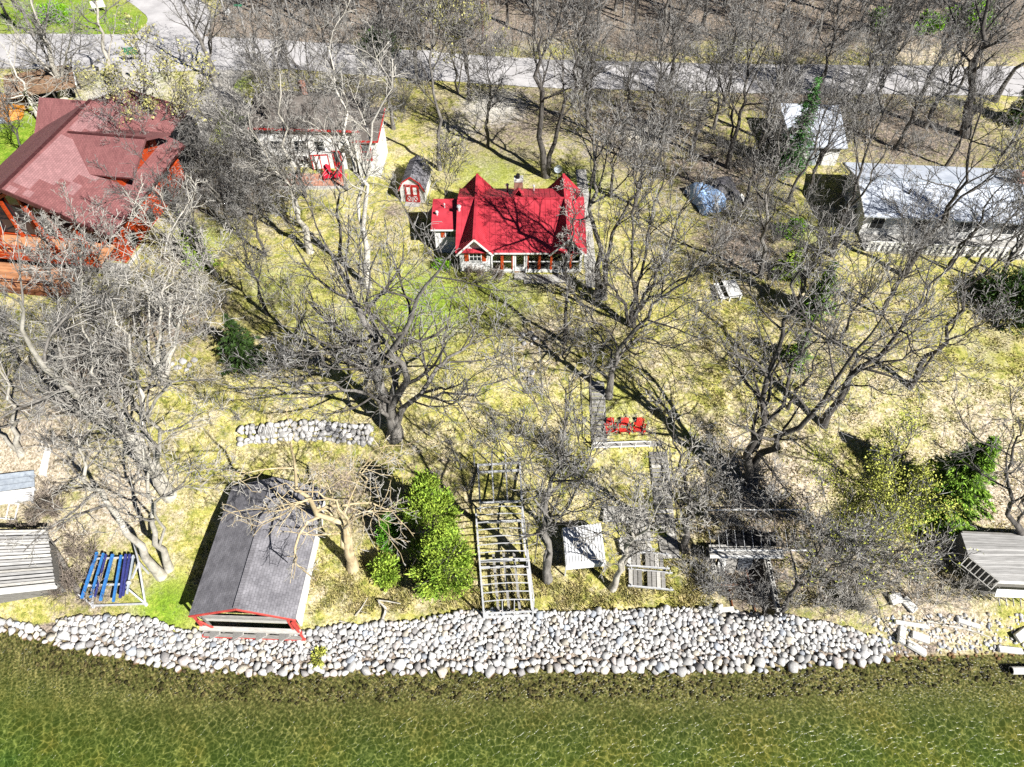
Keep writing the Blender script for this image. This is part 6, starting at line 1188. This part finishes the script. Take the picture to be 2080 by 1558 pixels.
# white garden bench / table, tarp, small finds
def bench():
    p = gp(1478, 598); t = thing('garden_bench', 'white slatted garden bench standing alone by the brush right of the lawn', 'bench', p, .12)
    for k in range(5): b = MB(); b.box(-.25 + k * .17, -.1 + k * .17, -.65, .65, .5, .54); b.build('top_slat', M['white_paint'], t)
    for k in range(2): b = MB(); b.box(-.72 + k * .15, -.6 + k * .15, -.65, .65, .32, .36); b.build('seat_slat', M['white_paint'], t)
    for x in (-.6, -.1, .55):
        for y in (-.55, .55): b = MB(); b.bar((x, y, -.05), (x, y, .5 if x > -.5 else .32), .07, .07); b.build('leg', M['white_paint'], t)
    b = MB(); b.bar((-.65, -.5, .28), (.6, -.5, .28), .05, .07); b.build('brace', M['white_paint'], t); t.scale = (1.35, 1.45, 1.3)
bench()
def tarp(nm, lab, px, py, sx, sy, h, m, seed, rz=0, cat='tarpaulin'):
    r = np.random.RandomState(seed); p = gp(px, py); n = 15; V = []; ph = r.uniform(0, 6, 4)
    for j in range(n):
        for i in range(n):
            u, v = i / (n - 1) * 2 - 1, j / (n - 1) * 2 - 1; e_ = 1 - max(abs(u) ** 3, abs(v) ** 3); z = h * (max(0, e_) ** .55) * (.75 + .25 * math.sin(3 * u + ph[0]) * math.cos(2.3 * v + ph[1])) + .05 * math.sin(9 * u + ph[2]) * math.sin(8 * v + ph[3]); V.append((u * sx * (1 + .06 * math.sin(7 * v)), v * sy * (1 + .06 * math.sin(6 * u)), max(z, 0.01)))
    ii = np.arange(n * n).reshape(n, n); me = mesh_np(nm, V, np.stack([ii[:-1, :-1], ii[:-1, 1:], ii[1:, 1:], ii[1:, :-1]], -1).reshape(-1, 4), True); o = tag(link(nm, me, M[m]), lab, cat); o.location = p; o.rotation_euler = (0, 0, rz)
tarp('blue_tarp', 'light blue tarpaulin over a heap under the bare trees', 1432, 408, 1.25, 1.9, 1.7, 'blue_tarp', 1, .35)
tarp('grey_tarp', 'dark grey covered heap right behind the light blue tarpaulin', 1468, 385, 1.3, 1.6, 1.0, 'concrete_dark', 2, .1) if M.setdefault('concrete_dark', mat('concrete_dark', (.12, .115, .13), (.05, .05, .06), scale=4, rough=.8, bump=.5)) else None
tarp('orange_tarp', 'orange tarpaulin covered heap at the upper left edge', 22, 222, 1.6, 2.6, 1.3, 'orange_tarp', 3, .2)
tarp('pale_tarp', 'pale blue sheet beside the orange covered heap', -5, 240, 1.2, 1.2, .7, 'blue_grey', 4, .1)
tarp('white_sack', 'small white sack right of the dark covered heap', 1505, 405, .35, .45, .5, 'white_paint', 5, .3, 'sack')
# red patio furniture at the white cottage
for i, (px, py, lab) in enumerate([(668, 366, 'left crimson chair on the brick terrace of the white cottage'), (688, 366, 'right crimson chair on the brick terrace of the white cottage')]):
    p = gp(px, py, .07); c = thing('patio_chair', lab, 'chair', p, .2 - .4 * i, 'crimson patio chairs')
    b = MB(); b.slab([(-.35, .3, .35), (.35, .3, .35), (.28, .62, 1.15), (0, .68, 1.3), (-.28, .62, 1.15)], .05); b.build('backrest', M['crimson'], c)
    b = MB(); b.box(-.35, .35, -.3, .3, .34, .42); b.build('seat', M['crimson'], c)
    for s in (-1, 1):
        b = MB(); b.box(s * .4 - .05, s * .4 + .05, -.35, .4, .56, .6); b.build('arm', M['crimson'], c)
        for y in (-.28, .3): b = MB(); b.bar((s * .38, y, -.02), (s * .38, y, .57), .06, .06); b.build('leg', M['crimson'], c)
p = gp(655, 345, .05); t = thing('patio_screen', 'white panel screen with red frame behind the crimson chairs', 'screen', p, .1)
for k in range(2): b = MB(); b.box(-.75 + k * .78, -.05 + k * .78, -.02, .02, .1, 1.5); b.build('panel', M['white_paint'], t)
for x in (-.8, 0, .78): b = MB(); b.box(x - .04, x + .04, -.05, .05, -.05, 1.6); b.build('post', M['red_paint'], t)
b = MB(); b.box(-.8, .78, -.05, .05, 1.5, 1.6); b.build('top_rail', M['red_paint'], t)
# driftwood by the cedars
def driftwood(lab, pts, r, seed):
    g = np.random.RandomState(seed); P = [gp(px, py, h) for px, py, h in pts]; t = thing('driftwood', lab, 'driftwood', P[0]); C = resample(P, 7); me = mesh_np('driftwood', *tubes([((C - P[0])[None], np.linspace(r, r * .35, 7)[None], 7)]), True); link('bough', me, M['bark_pale'], t)
    for k in range(3): q = C[2 + k] - P[0]; b = MB(); b.tube(q, q + g.normal(0, .35, 3) + [0, 0, .35], r * .4, r * .1, 5); b.build('branch', M['bark_pale'], t)
driftwood('forked driftwood branch on the grass left of the other driftwood', [(722, 1252, .1), (735, 1238, .2), (748, 1218, .3)], .07, 1)
driftwood('larger driftwood bough on the grass above the boulders', [(778, 1258, .12), (785, 1240, .35), (770, 1225, .45), (815, 1230, .3)], .1, 2)
driftwood('long dead branch lying on the grass below the cedars', [(690, 1262, .08), (720, 1272, .1), (756, 1288, .05)], .045, 3)
driftwood('bleached log lying on the right beach above the water', [(1925, 1272, .12), (1970, 1282, .15), (2010, 1296, .1)], .1, 4)
driftwood('second bleached log on the beach beside the slabs', [(1880, 1262, .12), (1905, 1268, .15), (1935, 1276, .1)], .09, 5)
# satellite dish behind the cottage
p = gp(1132, 368); t = thing('satellite_dish', 'small pale satellite dish on a pole behind the cottage', 'dish', p)
b = MB(); b.tube((0, 0, -.1), (0, 0, 1.3), .03, .03, 6); b.build('pole', M['aluminium'], t)
b = MB(); n = 14; rim = [(.38 * math.cos(2 * math.pi * k / n), -.12 + .0 * k, 1.4 + .42 * math.sin(2 * math.pi * k / n)) for k in range(n)]; b.v = [(0, .02, 1.4)] + rim; b.f = [(0, 1 + k, 1 + (k + 1) % n) for k in range(n)]; o = b.build('reflector', M['blue_grey'], t); sm = o.modifiers.new('s', 'SOLIDIFY'); sm.thickness = .02
# utility pole, road signs
p = gp(981, 88); t = thing('utility_pole', 'brown wooden utility pole on the far side of the road', 'pole', p); b = MB(); b.tube((0, 0, -.3), (0, 0, 9), .16, .11, 10); b.build('shaft', M['pole_wood'], t); b = MB(); b.box(-1.1, 1.1, -.07, .07, 8.2, 8.36); b.build('crossarm', M['pole_wood'], t)
for x in (-.95, -.4, .4, .95): b = MB(); b.tube((x, 0, 8.36), (x, 0, 8.52), .05, .04, 6); b.build('insulator', M['blue_grey'], t)
p = gp(275, 128); t = thing('notice_board', 'small green notice board on two dark posts by the junction', 'sign', p, .1)
for x in (-.8, .8): b = MB(); b.bar((x, 0, -.2), (x, 0, 1.9), .1, .1); b.build('post', M['bark_dark'], t)
b = MB(); b.box(-.72, .72, -.03, .03, 1.0, 1.8); b.build('panel', M['green_sign'], t)
p = gp(262, 158); t = thing('gate_post', 'pale wooden gate post pair below the notice board', 'gate post', p)
for x in (-.45, .45): b = MB(); b.bar((x, 0, -.2), (x, 0, 1.3), .22, .22); b.build('post', M['pale_wood'], t)
b = MB(); b.bar((-.45, 0, 1.0), (.45, 0, .9), .06, .1); b.build('rail', M['pale_wood'], t)
p = gp(497, 60); t = thing('street_sign', 'green street name sign on a thin pole at the upper left', 'sign', p); b = MB(); b.tube((0, 0, -.1), (0, 0, 3.0), .04, .04, 6); b.build('pole', M['aluminium'], t); b = MB(); b.box(-.5, .5, -.02, .02, 2.75, 3.0); b.build('blade', M['green_sign'], t)
p = gp(468, 44); t = thing('mailbox', 'white mailbox on a post on the far verge', 'mailbox', p); b = MB(); b.bar((0, 0, -.1), (0, 0, 1.0), .1, .1); b.build('post', M['pale_wood'], t); b = MB(); b.box(-.2, .2, -.35, .35, 1.0, 1.25); b.tube((0, -.35, 1.25), (0, .35, 1.25), .2, .2, 12); b.build('box', M['white_fibre'], t)
p = gp(205, 25); t = thing('white_sign', 'white board on the lawn at the upper left edge of the road', 'sign', p, .3); b = MB(); b.box(-.8, .8, -.03, .03, .6, 1.4); b.build('panel', M['white_paint'], t)
for x in (-.6, .6): b = MB(); b.bar((x, .05, -.1), (x, .05, 1.3), .08, .08); b.build('post', M['pale_wood'], t)
